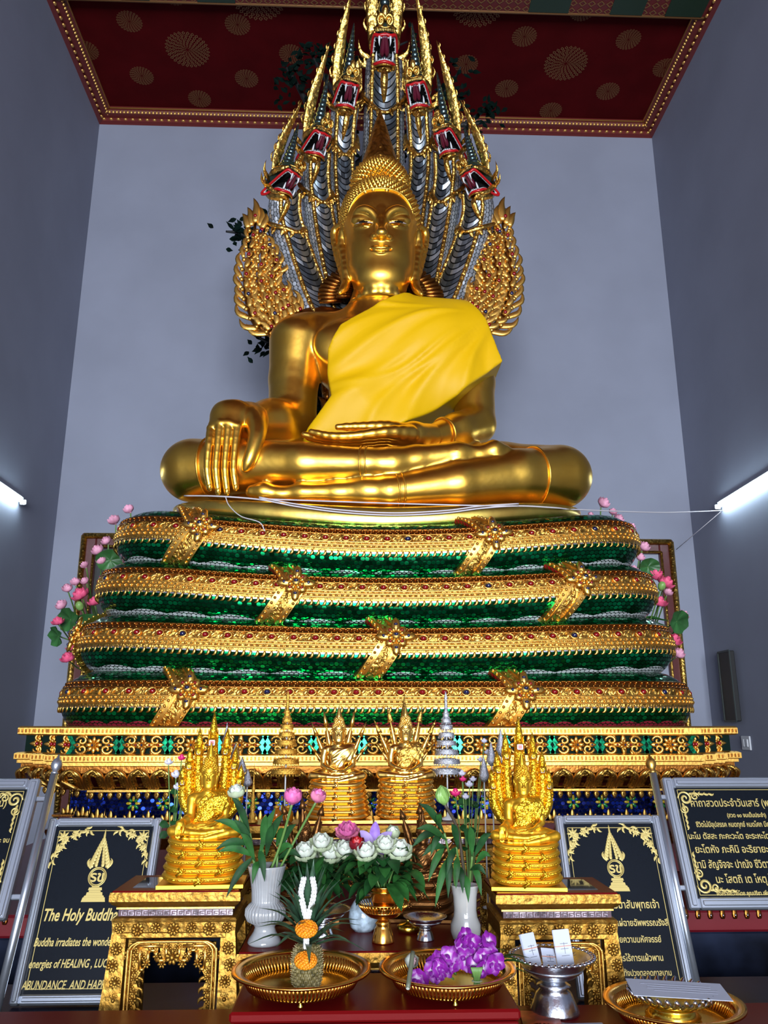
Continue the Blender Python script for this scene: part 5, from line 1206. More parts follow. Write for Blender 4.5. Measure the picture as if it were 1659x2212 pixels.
        k.build('mouth', [M_mouthred, M_tooth], o)
    return e
HOOD = [(0, .435, .015, .10, 'head'), (-.046, .405, .014, .075, 'head'), (.046, .405, .014, .075, 'head'), (-.076, .357, .014, .06, 'head'), (.076, .357, .014, .06, 'head'), (-.096, .305, .014, .05, 'head'), (.096, .305, .014, .05, 'head')]
statuette('buddha_figure', 'glittering yellow gold seated Buddha with naga hood on the left carved table', (-.657, 2.855, 1.102), .05, .075, 'earth', (M_ygold, M_ygold, M_glit, M_glit), (.117, .136, .140, 5, .62), HOOD, 'glittering Buddhas on the side tables')
statuette('buddha_figure', 'glittering yellow gold seated Buddha with naga hood on the right carved table', (.408, 2.855, 1.087), -.10, .072, 'earth', (M_ygold, M_ygold, M_glit, M_glit), (.108, .121, .137, 5, .62), HOOD, 'glittering Buddhas on the side tables')
RAYS = [(0, .385, .022, .075, 'spike'), (-.056, .385, .017, .055, 'spike'), (.056, .385, .017, .055, 'spike'), (-.098, .345, .015, .05, 'spike'), (.098, .345, .015, .05, 'spike'), (-.105, .275, .012, .04, 'spike'), (.105, .275, .012, .04, 'spike')]
p = at(728, 1768, 3.43); q = at(878, 1768, 3.43)
statuette('buddha_figure', 'smooth gilt meditating Buddha with spiked naga rays, left of the middle pair', (p[0], 3.46, 1.227), .0, .075, 'lap', (M_pgold, M_pgold, M_pgold, M_pgold), (.112, .142, .152, 7, .62), RAYS, 'gilt Buddhas on the back table')
RAYS2 = [(0, .425, .023, .075, 'spike'), (-.062, .405, .019, .055, 'spike'), (.066, .405, .019, .055, 'spike'), (-.110, .355, .016, .05, 'spike'), (.115, .355, .016, .05, 'spike'), (-.10, .275, .012, .04, 'spike'), (.105, .275, .012, .04, 'spike')]
statuette('buddha_figure', 'gilt meditating Buddha on a beaded coil base, right of the middle pair', (q[0], 3.46, 1.227), .0, .076, 'lap', (M_pgold, M_pgold, M_leaf_fine, M_pgold), (.112, .130, .155, 7, .62), RAYS2, 'gilt Buddhas on the back table')
BRH = [(-.075, .33, .020, .03, 'spike'), (-.01, .35, .022, .03, 'spike'), (.06, .325, .021, .03, 'spike'), (.115, .25, .016, .03, 'spike'), (-.125, .24, .016, .03, 'spike')]
for u, lb in ((655, 'dark bronze naga Buddha half hidden behind the left white lotus bouquet'), (915, 'dark bronze naga Buddha half hidden behind the right white lotus bouquet')):
    p = at(u, 1985, 3.10); statuette('bronze_figure', lb, (p[0], 3.10, .945), .12 if u < 800 else -.1, .055, 'lap', (M_bronze, M_bronze, M_bronze, M_bronze), (.095, .118, .13, 4, .7), [(x, z+(.02 if u < 800 else .0), r, c, k) for x, z, r, c, k in BRH], 'bronze naga Buddhas behind the flowers')
# tiered parasols
M_fil = simple('gold_filigree', (.80, .44, .07), .35, .9, 300, 1.0, .003); M_sfil = simple('silver_filigree', (.55, .56, .62), .35, .8, 300, 1.0, .003); M_rod = simple('white_rod', (.6, .6, .6), .3)
def chatra(u, v0, v1, vb, Y, zb, r0, mt, label, n=9):
    p = at(u, v0, Y); q = at(u, v1, Y); e = empty('tiered_parasol', (q[0], Y, zb), 0, label, 'parasol', 'tiered ceremonial parasols'); H = p[2]-zb; h0 = q[2]-zb
    MB().add(tube([(0, 0, 0), (0, 0, H*.9)], .0035, 8)).add(lathe([(.03, 0), (.03, .006), (.008, .014), (.004, .03)], 16)).build('pole', M_rod, e)
    hh = (H-h0)*.72
    for k in range(n):
        f = k/(n-1); r = r0*(1-f)**1.02+r0*.13; z = h0+hh*(1-(1-f)**1.35); t = max(.006, hh/n*1.0*(1-.35*f))
        m = MB(); m.add(lathe([(r*.97, z), (r*1.0, z+t*.15), (r*.93, z+t*.62), (r*.96, z+t*.68), (r*.5, z+t*.9), (.004, z+t*.98)], 28, 14, .05), 0)
        for q_ in range(int(26*(1-.5*f))):
            a = q_*2*pi/int(26*(1-.5*f)); m.add(flame(t*.42, t*.11, 0, 5, 5), 0, M=T(r*cos(a), r*sin(a), z+t*.05) @ R('Z', a+pi/2) @ R('Y', pi)); m.add(flame(t*.35, t*.1, 0, 5, 5), 0, M=T(r*.95*cos(a), r*.95*sin(a), z+t*.6) @ R('Z', a+pi/2))
        m.build('tier', mt, e)
    m = MB(); zt = h0+hh; m.add(lathe([(.012, zt), (.010, zt+.01), (.0075, zt+.012), (.006, zt+(H-zt)*.6), (.0085, zt+(H-zt)*.66), (.003, zt+(H-zt)*.9), (.0004, H)], 14)); m.build('spire', mt, e)
chatra(617, 1490, 1672, 1770, 3.5, 1.227, .054, M_fil, 'tall gold tiered parasol left of the middle Buddhas')
chatra(966, 1492, 1672, 1770, 3.5, 1.227, .056, M_sfil, 'tall silver tiered parasol right of the middle Buddhas')
# folded silver parasols behind the glittering figures
for side, sp in (('left', ((487, 1560, 1640), (507, 1605, 1650), (522, 1634, 1672), (534, 1660, 1700))), ('right', ((1083, 1572, 1635), (1062, 1600, 1655), (1046, 1630, 1690)))):
    for k, (u, v0, v1) in enumerate(sp):
        Y = 3.04+.03*k; a, b = at(u, v0, Y), at(u, v1, Y); zb = 1.09 if False else .945; zb = .945 if -.5 < a[0] < .26 else .945
        e = empty('folded_parasol', (b[0], 3.20+.02*k, zb), 0, '%s folded silver parasol beside the %s glittering Buddha' % (('tallest', 'second tallest', 'third tallest', 'lowest')[k] if side == 'left' or k < 2 else 'lowest', side), 'parasol', 'folded silver parasols')
        Yk = 3.20+.02*k; a, b = at(u, v0, Yk), at(u, v1, Yk); e.location[0] = b[0]; h0, H = b[2]-zb, a[2]-zb
        MB().add(tube([(0, 0, 0), (0, 0, h0)], .003, 6)).add(lathe([(.02, 0), (.02, .005), (.003, .012)], 12)).build('pole', M_rod, e)
        MB().add(lathe([(.004, h0), (.014, h0+.1*(H-h0)), (.0195, h0+.25*(H-h0)), (.017, h0+.32*(H-h0)), (.011, h0+.6*(H-h0)), (.004, h0+.85*(H-h0)), (.0005, H)], 20, 10, .12)).build('shade', M_sfil, e)
# gilt candle tree and amber jars at the left
M_amber = simple('amber_glass', (.75, .22, .01), .06, 0, trans=.6, coat=.5)
p = at(545, 1768, 3.42); e = empty('gilt_candle_spire', (p[0]-.0, 3.42, 1.227), 0, 'slender gilt spire ornament left of the gold parasol', 'ornament'); H = at(545, 1648, 3.42)[2]-1.227
MB().add(lathe([(.022, 0), (.022, .008), (.012, .014), (.016, .03), (.008, .04), (.012, .06), (.006, .075), (.010, .095), (.005, .11), (.008, .13), (.004, .145), (.002, H*.85), (.0004, H)], 16)).build('spire', M_fil, e)
for k, (u, v) in enumerate(((597, 1768), (622, 1768))):
    p = at(u, v, 3.44); e = empty('amber_jar', (p[0], 3.44, 1.227), 0, ('amber glass jar below the gold parasol, the one nearer the gilt spire', 'amber glass jar below the gold parasol, the one nearer the middle Buddha')[k], 'jar', 'amber jars on the back table')
    MB().add(lathe([(.016, 0), (.021, .006), (.022, .03), (.018, .042), (.012, .047), (.012, .053)], 18)).build('jar_body', M_amber, e); MB().add(lathe([(.013, .053), (.013, .060), (.004, .064), (.003, .068)], 14)).build('lid', M_fil, e)
# ------------------------------------------------------------------ vases, bowls, trays
M_celadon = simple('pale_celadon', (.36, .37, .385), .14, 0, var=.12, vsc=14, coat=.6); M_white = simple('white_ceramic', (.46, .45, .43), .10, coat=.6); M_bluep = simple('blue_white_porcelain', (.42, .52, .62), .15, 0, var=.35, vsc=45, coat=.5)
M_brass = simple('orange_brass', (1.0, .50, .085), .22, 1.0, 30, .05, .002); M_gbrass = simple('yellow_brass', (.88, .60, .08), .2, 1.0); M_slv = simple('chased_silver', (.74, .76, .80), .2, 1.0, 130, .35, .002)
ZT = .943
def on(u, v, zt):          # a point of a table top seen at a pixel
    return atz(u, v, zt)
def vase(name, label, loc, prof, mt, fl=0, amp=0.0, cat='vase'):
    o = MB().add(lathe(prof, 192 if fl else 48, fl, amp, close=False)).build(name, mt); o.location = loc; return tag(o, label, cat)
p = on(566, 2050, ZT); VL = np.array((p[0], 2.775, ZT))
H = at(575, 1868, 2.775)[2]-ZT; u = H/190
vase('flower_vase', 'grey white fluted vase with round ribbed belly holding lotuses', VL, [(r*u, z*u) for r, z in ((0, 0), (42, 0), (44, 5), (41, 12), (29, 30), (26, 40), (30, 47), (47, 56), (53, 70), (52, 84), (43, 95), (37, 100), (37, 106), (38, 130), (44, 165), (51, 186), (52, 190), (49, 188), (38, 160), (30, 120), (0, 118))], M_celadon, 32, [0]*6+[.02]+[.045]*4+[.01]+[.022]*3+[0]*6)
p = on(1018, 2052, ZT); VR = np.array((p[0], 2.80, ZT)); H = at(1018, 1910, 2.80)[2]-ZT; u = H/140
vase('flower_vase', 'smooth white ceramic vase with flared lip beside the right carved table', VR, [(r*u, z*u) for r, z in ((0, 0), (33, 0), (37, 5), (42, 22), (41, 40), (33, 58), (31, 75), (33, 110), (38, 134), (40, 140), (37, 138), (30, 100), (26, 70), (0, 60))], M_white)
p = on(785, 2020, ZT); VB = np.array((p[0], 2.93, ZT)); vase('flower_vase', 'small blue and white porcelain jar behind the gold pedestal bowl', VB, [(r*.0016, z*.0016) for r, z in ((0, 0), (20, 0), (27, 8), (31, 25), (29, 42), (20, 56), (15, 62), (17, 68), (14, 66), (0, 60))], M_bluep)
def pedestal_bowl(name, label, loc, R0, H, mt, inner=None, gallery=0, foot=.36, group=None, cat='bowl', chase=0):
    """footed offering bowl: stem, dish with pierced gallery"""
    e = empty(name, loc, 0, label, cat, group)
    MB().add(lathe([(0, 0), (R0*foot*1.12, 0), (R0*foot*1.12, H*.04), (R0*foot, H*.16), (R0*foot*.82, H*.34), (R0*foot*.62, H*.42), (R0*foot*.80, H*.47), (R0*foot*.62, H*.52), (R0*foot*.5, H*.56)], 40, chase, .05 if chase else 0, close=False)).build('foot', mt, e)
    d = MB(); d.add(lathe([(0, H*.56), (R0*foot*.55, H*.56), (R0*.55, H*.64), (R0*.72, H*.74), (R0*.76, H*.78), (R0*.74, H*.79), (R0*.6, H*.72), (0, H*.66)], 48, close=False), 0 if inner is None else 0)
    if gallery:
        for k in range(gallery):
            a = k*2*pi/gallery; c, s_ = cos(a), sin(a); d.add(tube([(R0*.755*c, R0*.755*s_, H*.78), (R0*.93*c, R0*.93*s_, H*.97)], R0*.020, 5), 0)
        d.add(lathe([(R0*.90, H*.955), (R0*1.0, H*.975), (R0*1.0, H), (R0*.95, H), (R0*.90, H*.965)], 48, close=False), 0)
    else:
        d.add(lathe([(R0*.74, H*.78), (R0*.9, H*.94), (R0*1.0, H*.985), (R0*1.0, H), (R0*.93, H*.985), (R0*.84, H*.92), (R0*.6, H*.76), (0, H*.70)], 48, close=False), 1 if inner else 0)
    d.build('dish', [mt, inner] if inner else [mt], e); return e
p = on(828, 2042, ZT); GB = (p[0], 2.775, ZT); HG = at(828, 1946, 2.775)[2]-ZT
pedestal_bowl('pedestal_bowl', 'orange gold footed bowl with pierced rim holding the right lotus cup', GB, .088, HG, M_brass, gallery=44)
def cup(label, loc, r, h, mt): 
    e = empty('flower_cup', loc, 0, label, 'cup', 'gold cups of white lotus')
    MB().add(lathe([(0, 0), (r*.7, 0), (r*.72, h*.05), (r*.42, h*.16), (r*.42, h*.22), (r*.72, h*.32), (r*.86, h*.5), (r*.9, h*.85), (r*1.0, h*.96), (r, h), (r*.94, h), (r*.82, h*.6), (0, h*.45)], 32, close=False)).build('cup_body', mt, e)
    MB().add(tube([(r*.9*cos(a), r*.9*sin(a), h*.8) for a in np.linspace(0, 2*pi, 33)[:-1]], r*.05, 6, closed=True)).build('rim_band', M_gbrass, e); return e
CUPR = (GB[0]+.003, GB[1], ZT+HG*.68); cup('gold cup holding the right white lotus bouquet above the footed bowl', CUPR, .047, at(828, 1912, 2.775)[2]-CUPR[2], M_brass)
p = on(692, 2050, ZT); SB1 = (p[0], 2.86, ZT); HS = at(692, 1962, 2.86)[2]-ZT
pedestal_bowl('pedestal_bowl', 'silver footed bowl behind the pineapple under the left bouquet', SB1, .092, HS, M_slv, chase=16)
CUPL = (SB1[0]-.018, 2.86, ZT+HS*.72); cup('gold cup holding the left white lotus bouquet behind the pineapple', CUPL, .050, at(675, 1912, 2.86)[2]-CUPL[2], M_brass)
p = on(922, 2040, ZT); SB2 = (p[0], 2.80, ZT)
pedestal_bowl('pedestal_bowl', 'small silver footed bowl lined red beside the white vase', SB2, .070, at(922, 1978, 2.80)[2]-ZT, M_slv, inner=None, chase=14)
p = on(884, 2022, ZT); o = MB().add(lathe([(0, 0), (.032, 0), (.036, .006), (.038, .02), (.030, .026), (.010, .030), (.006, .038), (.009, .044), (0, .050)], 28)).build('brass_lid', M_gbrass); o.location = (p[0], 2.90, ZT); tag(o, 'low brass lidded dish between the blue jar and silver bowl', 'dish')
# ---- gold trays on feet
def tray(label, loc, R0, group='gold offering trays'):
    e = empty('gold_tray', loc, 0, label, 'tray', group); h0 = .012
    MB().add(lathe([(0, h0), (R0*.70, h0), (R0*.75, h0+.004), (R0*.75, h0+.008), (R0*.70, h0+.005), (0, h0+.004)], 64, close=False)).build('dish', M_gbrass, e)
    g = MB(); n = 96
    for k in range(n):
        a = k*2*pi/n; c, s = cos(a), sin(a); g.add(tube([(R0*.755*c, R0*.755*s, h0+.006), (R0*.815*c, R0*.815*s, h0+.024), (R0*.85*c, R0*.85*s, h0+.040)], .0036, 5), 0)
    g.build('pierced_side', M_brass, e)
    MB().add(lathe([(R0*.84, h0+.038), (R0*.88, h0+.040), (R0*.97, h0+.046), (R0, h0+.043), (R0*.995, h0+.050), (R0*.93, h0+.048), (R0*.85, h0+.044), (R0*.84, h0+.038)], 72, close=False)).build('rim', M_brass, e)
    for k in range(4):
        a = k*pi/2-pi/2+.05; MB().add(lathe([(.007, 0), (.008, .003), (.004, .008), (.006, h0+.003)], 10), M=T(R0*.66*cos(a), R0*.66*sin(a), 0)).build('foot', M_gbrass, e)
    return e
TRL = (-.305, 2.44, .902); TRR = (.094, 2.44, .902)
tray('gold tray with pierced side under the pineapple', TRL, .190); tray('gold tray with pierced side under the purple orchids', TRR, .188); TR3 = (.726, 2.47, .802); tray('gold tray at the bottom right holding the ring bowl and paper card', TR3, .190)
# ---- flowers
def petal(L, W, cup_=.35, tip=.15, n=6):
    t = np.linspace(0, 1, n); w = W*np.sin(np.clip(t*.86+.10, 0, 1)*pi)**.8; w[-1] = W*tip*.3
    P = [[(w[i]*q, -cup_*W*(1-q*q)*sin(t[i]*pi*.9)-.10*L*(t[i]-.3)**2*-1, L*t[i]) for q in (-1, -.5, 0, .5, 1)] for i in range(n)]; return surf(np.array(P))
def lotus(mb, r, openness, mi=0, n=(5, 6, 7), mi2=None):
    """bud to open lotus, base at the origin, pointing up, petal length r"""
    for k, m_ in enumerate(n):
        tl = openness*(k+.35)/len(n)*1.2
        for q in range(m_):
            a = q*2*pi/m_+.5*k; mb.add(petal(r*(1-.05*k), r*(.42+.04*k), .55), mi if mi2 is None or k < len(n)-1 else mi2, M=R('Z', a) @ T(0, -r*.07*k, r*.02*(len(n)-k)) @ R('X', tl))
    mb.add(ball((0, 0, r*.05), (r*.18, r*.18, r*.14), 8, 5), mi)
M_wpet = simple('white_lotus_petal', (.66, .68, .58), .5, var=.06, vsc=50, sss=.1); M_gpet = simple('pale_green_petal', (.46, .53, .34), .5); M_ppet = simple('pink_lotus_petal', (.66, .13, .34), .5, var=.35, vsc=40); M_silkp = simple('silk_pink_petal', (.80, .22, .36), .55, var=.4, vsc=18); M_silkd = simple('deep_pink_petal', (.80, .06, .17), .5, var=.3, vsc=20)
M_stem = simple('green_stem', (.11, .22, .05), .45); M_leafg = simple('dark_green_leaf', (.008, .045, .010), .55, var=.5, vsc=20, spec=.2); M_leafm = simple('mid_green_leaf', (.018, .085, .016), .55, var=.4, vsc=20, spec=.2); M_budg = simple('green_bud', (.22, .40, .10), .45, var=.15, vsc=30); M_brownst = simple('brown_stem', (.06, .045, .03), .5)
def flower_on_stem(name, label, cat, root, head, mid, build, stem_m, sr=.0035, group=None, lean=None):
    root, head = np.array(root), np.array(head); e = empty(name, root, 0, label, cat, group); P = path([(0, 0, 0), np.array(mid)-root, head-root], 16); MB().add(tube(P, sr, 7)).build('stem', stem_m, e)
    d = P[-1]-P[-2] if lean is None else np.array(lean, float); m = MB(); mats = build(m); me = m
    for i in range(len(m.V)): m.V[i] = m.V[i] @ frame((0, 0, 0), d)[:3, :3].T+(head-root)
    m.build('blossom', mats, e); return e
def px3(u, v, Y): return at(u, v, Y)
# white lotus bouquets: folded heads, then their collars of dark leaves
def foliage(name, label, c, spots, mt, L0, W0, cat='foliage', down=.0):
    e = MB()
    for (x, y, z, ax, az, l) in spots:
        d = np.array((cos(az)*cos(ax), sin(az)*cos(ax), sin(ax))); o = np.array((x, y, z)); sd = np.cross(d, (0, 0, 1)); 
        P = path([o, o+d*l*.5+np.array((0, 0, .04*l)), o+d*l-np.array((0, 0, down*l))], 8); e.add(leafblade(P, np.array([.12, .7, 1, .75, .03])*W0*l/L0, sd, .22), 0 if random.random() < .6 else 1)
    o = e.build(name, mt); o.location = c; return tag(o, label, cat)
def bouquet(cx, cy, cz, heads, side, Y):
    for k, (u, v, r) in enumerate(heads):
        h = px3(u, v+13, Y-.05+.018*k); 
        flower_on_stem('white_lotus', heads_lab[side][k], 'flower', (cx+(h[0]-cx)*.25, cy+.004*k-.008, cz), h, (cx+(h[0]-cx)*.6, cy-.01, (cz+h[2])/2), lambda m, r=r: (lotus(m, r*1.32, .98, 0, (5, 6, 7), 1), [M_wpet, M_gpet])[1], M_stem, .003, 'white lotuses of the %s bouquet' % side, lean=((h[0]-cx)*3, -.55, 1))
    sp = []
    for k in range(84):
        a = random.uniform(-pi, pi); el = random.uniform(-.35, .9); r0 = random.uniform(.01, .075); sp.append((r0*cos(a)*1.2, r0*sin(a)*.8-.01, random.uniform(.0, .095), el, a, random.uniform(.055, .10)))
    foliage('bouquet_leaves', 'collar of dark glossy leaves around the %s white lotus bouquet' % side, (cx, cy, cz), sp, [M_leafg, M_leafm], .07, .020, down=.35)
heads_lab = {'left': ('white lotus bloom at the left edge of the left bouquet', 'uppermost white lotus bloom of the left bouquet', 'white lotus bloom at the right edge of the left bouquet', 'white lotus bloom front and centre in the left bouquet', 'small half hidden white lotus low in the left bouquet'), 'right': ('white lotus bloom at the left edge of the right bouquet', 'uppermost white lotus bloom of the right bouquet', 'white lotus bloom at the right edge of the right bouquet', 'small white lotus low at the front of the right bouquet')}
hc = at(675, 1908, 2.86); bouquet(CUPL[0], 2.86, hc[2]-.012, ((661, 1838, .037), (694, 1818, .036), (742, 1834, .036), (712, 1841, .042), (688, 1852, .026)), 'left', 2.84)
hc = at(828, 1908, 2.775); bouquet(CUPR[0], 2.775, hc[2]-.012, ((793, 1838, .036), (832, 1822, .034), (860, 1836, .041), (812, 1850, .024)), 'right', 2.775)
# lotuses and bamboo leaves in the two vases
zl = VL[2]+(at(575, 1868, 2.775)[2]-ZT); zr = VR[2]+(at(1018, 1910, 2.80)[2]-ZT)
Bp = lambda r, op, a, b: (lambda m: (lotus(m, r, op, 0, (4, 5, 6), 1), [a, b])[1])
flower_on_stem('lotus_flower', 'white lotus above pink petals in the left vase', 'flower', VL+(-.02, 0, zl-VL[2]-.05), px3(512, 1722, 2.74), px3(527, 1790, 2.76), Bp(.040, .75, M_wpet, M_gpet), M_stem, .0045, lean=(-.1, -.3, 1))
flower_on_stem('lotus_flower', 'larger pink lotus with straight stem in the left vase', 'flower', VL+(.0, 0, zl-VL[2]-.05), px3(631, 1736, 2.72), px3(607, 1820, 2.76), Bp(.050, .45, M_ppet, M_ppet), M_stem, .0045, lean=(.1, -.2, 1))
flower_on_stem('lotus_flower', 'smaller pink lotus leaning right in the left vase', 'flower', VL+(.02, 0, zl-VL[2]-.05), px3(683, 1732, 2.72), px3(645, 1800, 2.75), Bp(.042, .5, M_ppet, M_silkp), M_stem, .004, lean=(.35, -.3, 1))
flower_on_stem('lotus_bud', 'closed green lotus bud on a brown stem in the white vase', 'flower', VR+(.005, 0, zr-VR[2]-.05), px3(960, 1736, 2.72), px3(990, 1800, 2.75), lambda m: (m.add(ball((0, 0, .024), (.021, .021, .027), 14, 9), 0), lotus(m, .056, .06, 0, (3, 4)), [M_budg])[2], M_brownst, .005, lean=(-.2, -.1, 1))
m = MB(); 
def bamboo(label, root, tips, mt, side=1):
    root = np.array(root, float); e = empty('bamboo_sprig', root, 0, label, 'leaf spray', None); top = np.array(tips[0][:3])
    MB().add(tube(path([(0, 0, 0), (top-root)*.5+(0, 0, .01), top-root], 12), .004, 6)).build('stalk', M_stem, e)
    for k, (x, y, z, lx, ly, lz) in enumerate(tips):
        o = np.array((x, y, z))-root; t = np.array((lx, ly, lz))-root; P = path([o, o*.45+t*.55+np.array((0, -.005, .018)), t], 9); d = t-o
        MB().add(leafblade(P, np.array([.10, .7, 1, .85, .5, .03])*min(.012, .008+.04*np.linalg.norm(d)), np.cross(d, (.1, -1, .25)), .2)).build('leaf', [mt[k % len(mt)]], e)
def tips(Y, *q):
    out = []
    for a in q:
        s0 = px3(a[0], a[1], Y); e0 = px3(a[2], a[3], Y-(a[4] if len(a) > 4 else .03)); out.append((*s0, *e0))
    return out
rl = lambda dx: VL+np.array((dx, 0, zl-VL[2]-.06)); rr = lambda dx: VR+np.array((dx, 0, zr-VR[2]-.06))
bamboo('leafy bamboo sprig drooping over the left side of the fluted vase', rl(-.03), tips(2.76, (540, 1800, 500, 1720), (545, 1815, 462, 1772), (545, 1825, 465, 1835), (550, 1850, 470, 1840), (548, 1850, 488, 1940), (550, 1860, 520, 1800), (548, 1840, 505, 1770)), [M_leafg, M_leafm])
bamboo('leafy bamboo sprig bending over the front of the fluted vase', rl(.0), tips(2.73, (566, 1830, 575, 1760), (560, 1835, 572, 1905), (560, 1850, 595, 1745), (575, 1840, 612, 1758), (560, 1860, 545, 1910), (575, 1850, 590, 1780)), [M_leafm, M_leafg])
bamboo('leafy bamboo sprig at the right side of the fluted vase', rl(.03), tips(2.78, (600, 1840, 640, 1780), (595, 1850, 634, 1830), (600, 1855, 650, 1850), (597, 1830, 615, 1790)), [M_leafg, M_leafm])
bamboo('long leaved bamboo sprig hanging left from the white vase', rr(-.02), tips(2.74, (960, 1800, 905, 1735), (965, 1815, 900, 1790), (965, 1830, 912, 1850), (968, 1850, 940, 1960), (970, 1845, 968, 1940), (960, 1830, 925, 1905), (955, 1800, 930, 1850), (950, 1790, 945, 1760), (950, 1800, 890, 1830)), [M_leafg, M_leafm])
bamboo('bamboo sprig rising right of the brown bud stem in the white vase', rr(.01), tips(2.76, (1020, 1850, 1015, 1785), (1025, 1850, 1062, 1800), (1022, 1870, 1040, 1935), (1020, 1840, 1000, 1790), (1028, 1865, 1060, 1850), (1015, 1880, 1050, 1890)), [M_leafm, M_leafg])
bamboo('bamboo sprig with drooping leaves at the front of the white vase', rr(.0), tips(2.71, (985, 1830, 965, 1890), (988, 1850, 985, 1920), (990, 1835, 975, 1780), (1005, 1890, 1012, 1950), (992, 1870, 1000, 1930)), [M_leafg, M_leafm])
# centre: silk flowers behind the bouquets
def blossom(name, label, u, v, Y, r, mats, op, rings, pet=None, lean=(0, -.6, 1)):
    h = px3(u, v+8, Y); root = np.array((CUPL[0], 2.87, ZT+.11)) if u < 765 else np.array((CUPR[0], 2.785, ZT+.13)); flower_on_stem(name, label, 'flower', root, h, (root+h)/2, pet or (lambda m: (lotus(m, r, op, 0, rings, 1), mats)[1]), M_stem, .003, lean=lean)
blossom('peony_flower', 'ruffled pink peony behind the left white bouquet', 750, 1795, 2.95, .046, [M_ppet, M_silkp], 1.25, (7, 8, 9))
blossom('rose_flower', 'single red rose between the two white bouquets', 771, 1828, 2.755, .043, [simple('red_petal', (.42, .006, .010), .45), M_dred], .5, (4, 5, 6), lean=(0, -.35, 1))
M_lil = simple('lilac_petal', (.36, .20, .62), .5, var=.2, vsc=30)
def lily(m):
    for q in range(6): m.add(petal(.075, .018, .5, .4, 8), 0 if q % 2 else 1, M=R('Z', q*pi/3) @ R('X', 1.0+.12*(q % 2)))
    return [M_lil, simple('pale_lilac', (.52, .38, .74), .5)]
blossom('lily_flower', 'open lilac lily beside the red rose', 808, 1818, 2.84, .05, None, 1, None, lily, (.15, -1, .45))
blossom('tulip_flower', 'white tulip with green veins behind the right bouquet', 848, 1806, 2.88, .052, [M_wpet, M_gpet], .34, (3, 4))
foliage('filler_leaves', 'mass of dark leaves between the two white lotus bouquets', (-.115, 2.97, ZT+.10), [(random.uniform(-.10, .10), random.uniform(-.02, .05), random.uniform(0, .08), random.uniform(.0, 1.0), random.uniform(-pi, pi), random.uniform(.06, .10)) for _ in range(34)], [M_leafg, M_leafm], .08, .020, down=.3)
# artificial sprays beside the glittering figures
def spray(label, u, v, Y, z0, spec):
    """spec: (du, dv, r, mat) blossoms on one branching stem"""
    c = px3(u, v, Y); e = empty('flower_spray', (c[0], Y, z0), 0, label, 'flower spray'); o0 = np.array((c[0], Y, z0))
    for du, dv, r, mt in spec:
        h = px3(u+du, v+dv, Y-.02)-o0; MB().add(tube(path([(0, 0, 0), h*.5+np.array((0, .01, 0)), h], 8), .0022, 5)).build('stem', M_stem, e); k = MB(); lotus(k, r, 1.0, 0, (4, 5))
        k.build('blossom', mt, e).location = h
    for q in range(9):
        o = np.array((random.uniform(-.02, .02), 0, (c[2]-z0)*random.uniform(.4, .85))); d = np.array((random.uniform(-1, 1), -.3, random.uniform(-.2, .6)))*.05; MB().add(leafblade(path([o, o+d*.6, o+d-np.array((0, 0, .01))], 6), [.002, .012, .014, .001], np.cross(d, (0, -1, .2)), .2), 0).build('leaf', M_leafg, e)
M_wsilk = simple('white_silk', (.62, .60, .72), .6); M_mag = simple('magenta_silk', (.70, .02, .16), .5)
spray('white and magenta silk flower spray left of the left glittering Buddha', 380, 1680, 3.02, 1.102, ((-16, -28, .022, M_wsilk), (0, 0, .026, M_wsilk), (12, -38, .020, M_mag), (30, -32, .018, M_mag), (4, 26, .024, M_wsilk), (18, 6, .02, M_mag), (36, 30, .024, M_wsilk)))
spray('white and magenta silk flower spray right of the silver parasol', 1008, 1690, 3.34, .943, ((-24, 30, .030, M_mag), (-10, -14, .022, M_wsilk), (6, 10, .024, M_wsilk), (-2, 36, .022, M_wsilk), (-8, -2, .02, M_mag), (14, -2, .02, M_wsilk), (38, -85, .018, M_wsilk), (45, -60, .02, M_wsilk), (30, -45, .018, M_wsilk), (20, 55, .02, M_leafg)))
# ---- pineapple with garland
M_pine = NT('pineapple_skin'); _o = M_pine.obj(); M_pine.set(base=M_pine.ramp(noise(M_pine, 45, 3, _o), (.3, (.06, .055, .02)), (.5, (.22, .17, .06)), (.72, (.40, .33, .16))), rough=.5); M_pine = M_pine.m
PA = np.array((TRL[0]+.015, 2.425, TRL[2]+.017)); e = empty('pineapple', PA, 0, 'whole pineapple with long spiky crown standing in the left gold tray', 'fruit')
m = MB(); m.add(lathe([(0, 0), (.030, 0), (.036, .015), (.039, .05), (.036, .085), (.026, .104), (0, .108)], 28), 0)
for k in range(13):
    z = .006+.0078*k
    for q in range(13):
        a = (q+.5*(k % 2))*2*pi/13; r = np.interp(z, [0, .015, .05, .085, .104], [.030, .036, .039, .036, .026]); m.add(ball((0, 0, 0), (.0085, .0045, .0058), 6, 4), 0, M=R('Z', a) @ T(0, -r, z)); m.add(tube([(0, 0, 0), (0, -.006, .003)], [.0025, .0004], 4), 1, M=R('Z', a) @ T(0, -r-.003, z))
m.build('fruit_body', [M_pine, simple('pineapple_spine', (.35, .28, .14), .5)], e)
M_pleaf = simple('pineapple_leaf', (.035, .085, .045), .4, var=.45, vsc=25)
for k in range(46):
    a = k*2.399963; f = k/45; el = .05+1.4*f; L = .155-.01*f; d = np.array((cos(a)*cos(el), sin(a)*cos(el), sin(el))); o = np.array((cos(a)*.012, sin(a)*.012, 0.098+.075*f)); P = path([o, o+d*L*.5+np.array((0, 0, .012)), o+d*L-np.array((0, 0, .022*(1-f)))], 8)
    MB().add(leafblade(P, np.array([.8, 1, .75, .4, .02])*.0125, np.cross(d, (0, 0, 1)) if el < 1.4 else (1, 0, 0), .35)).build('crown_leaf', M_pleaf, e)
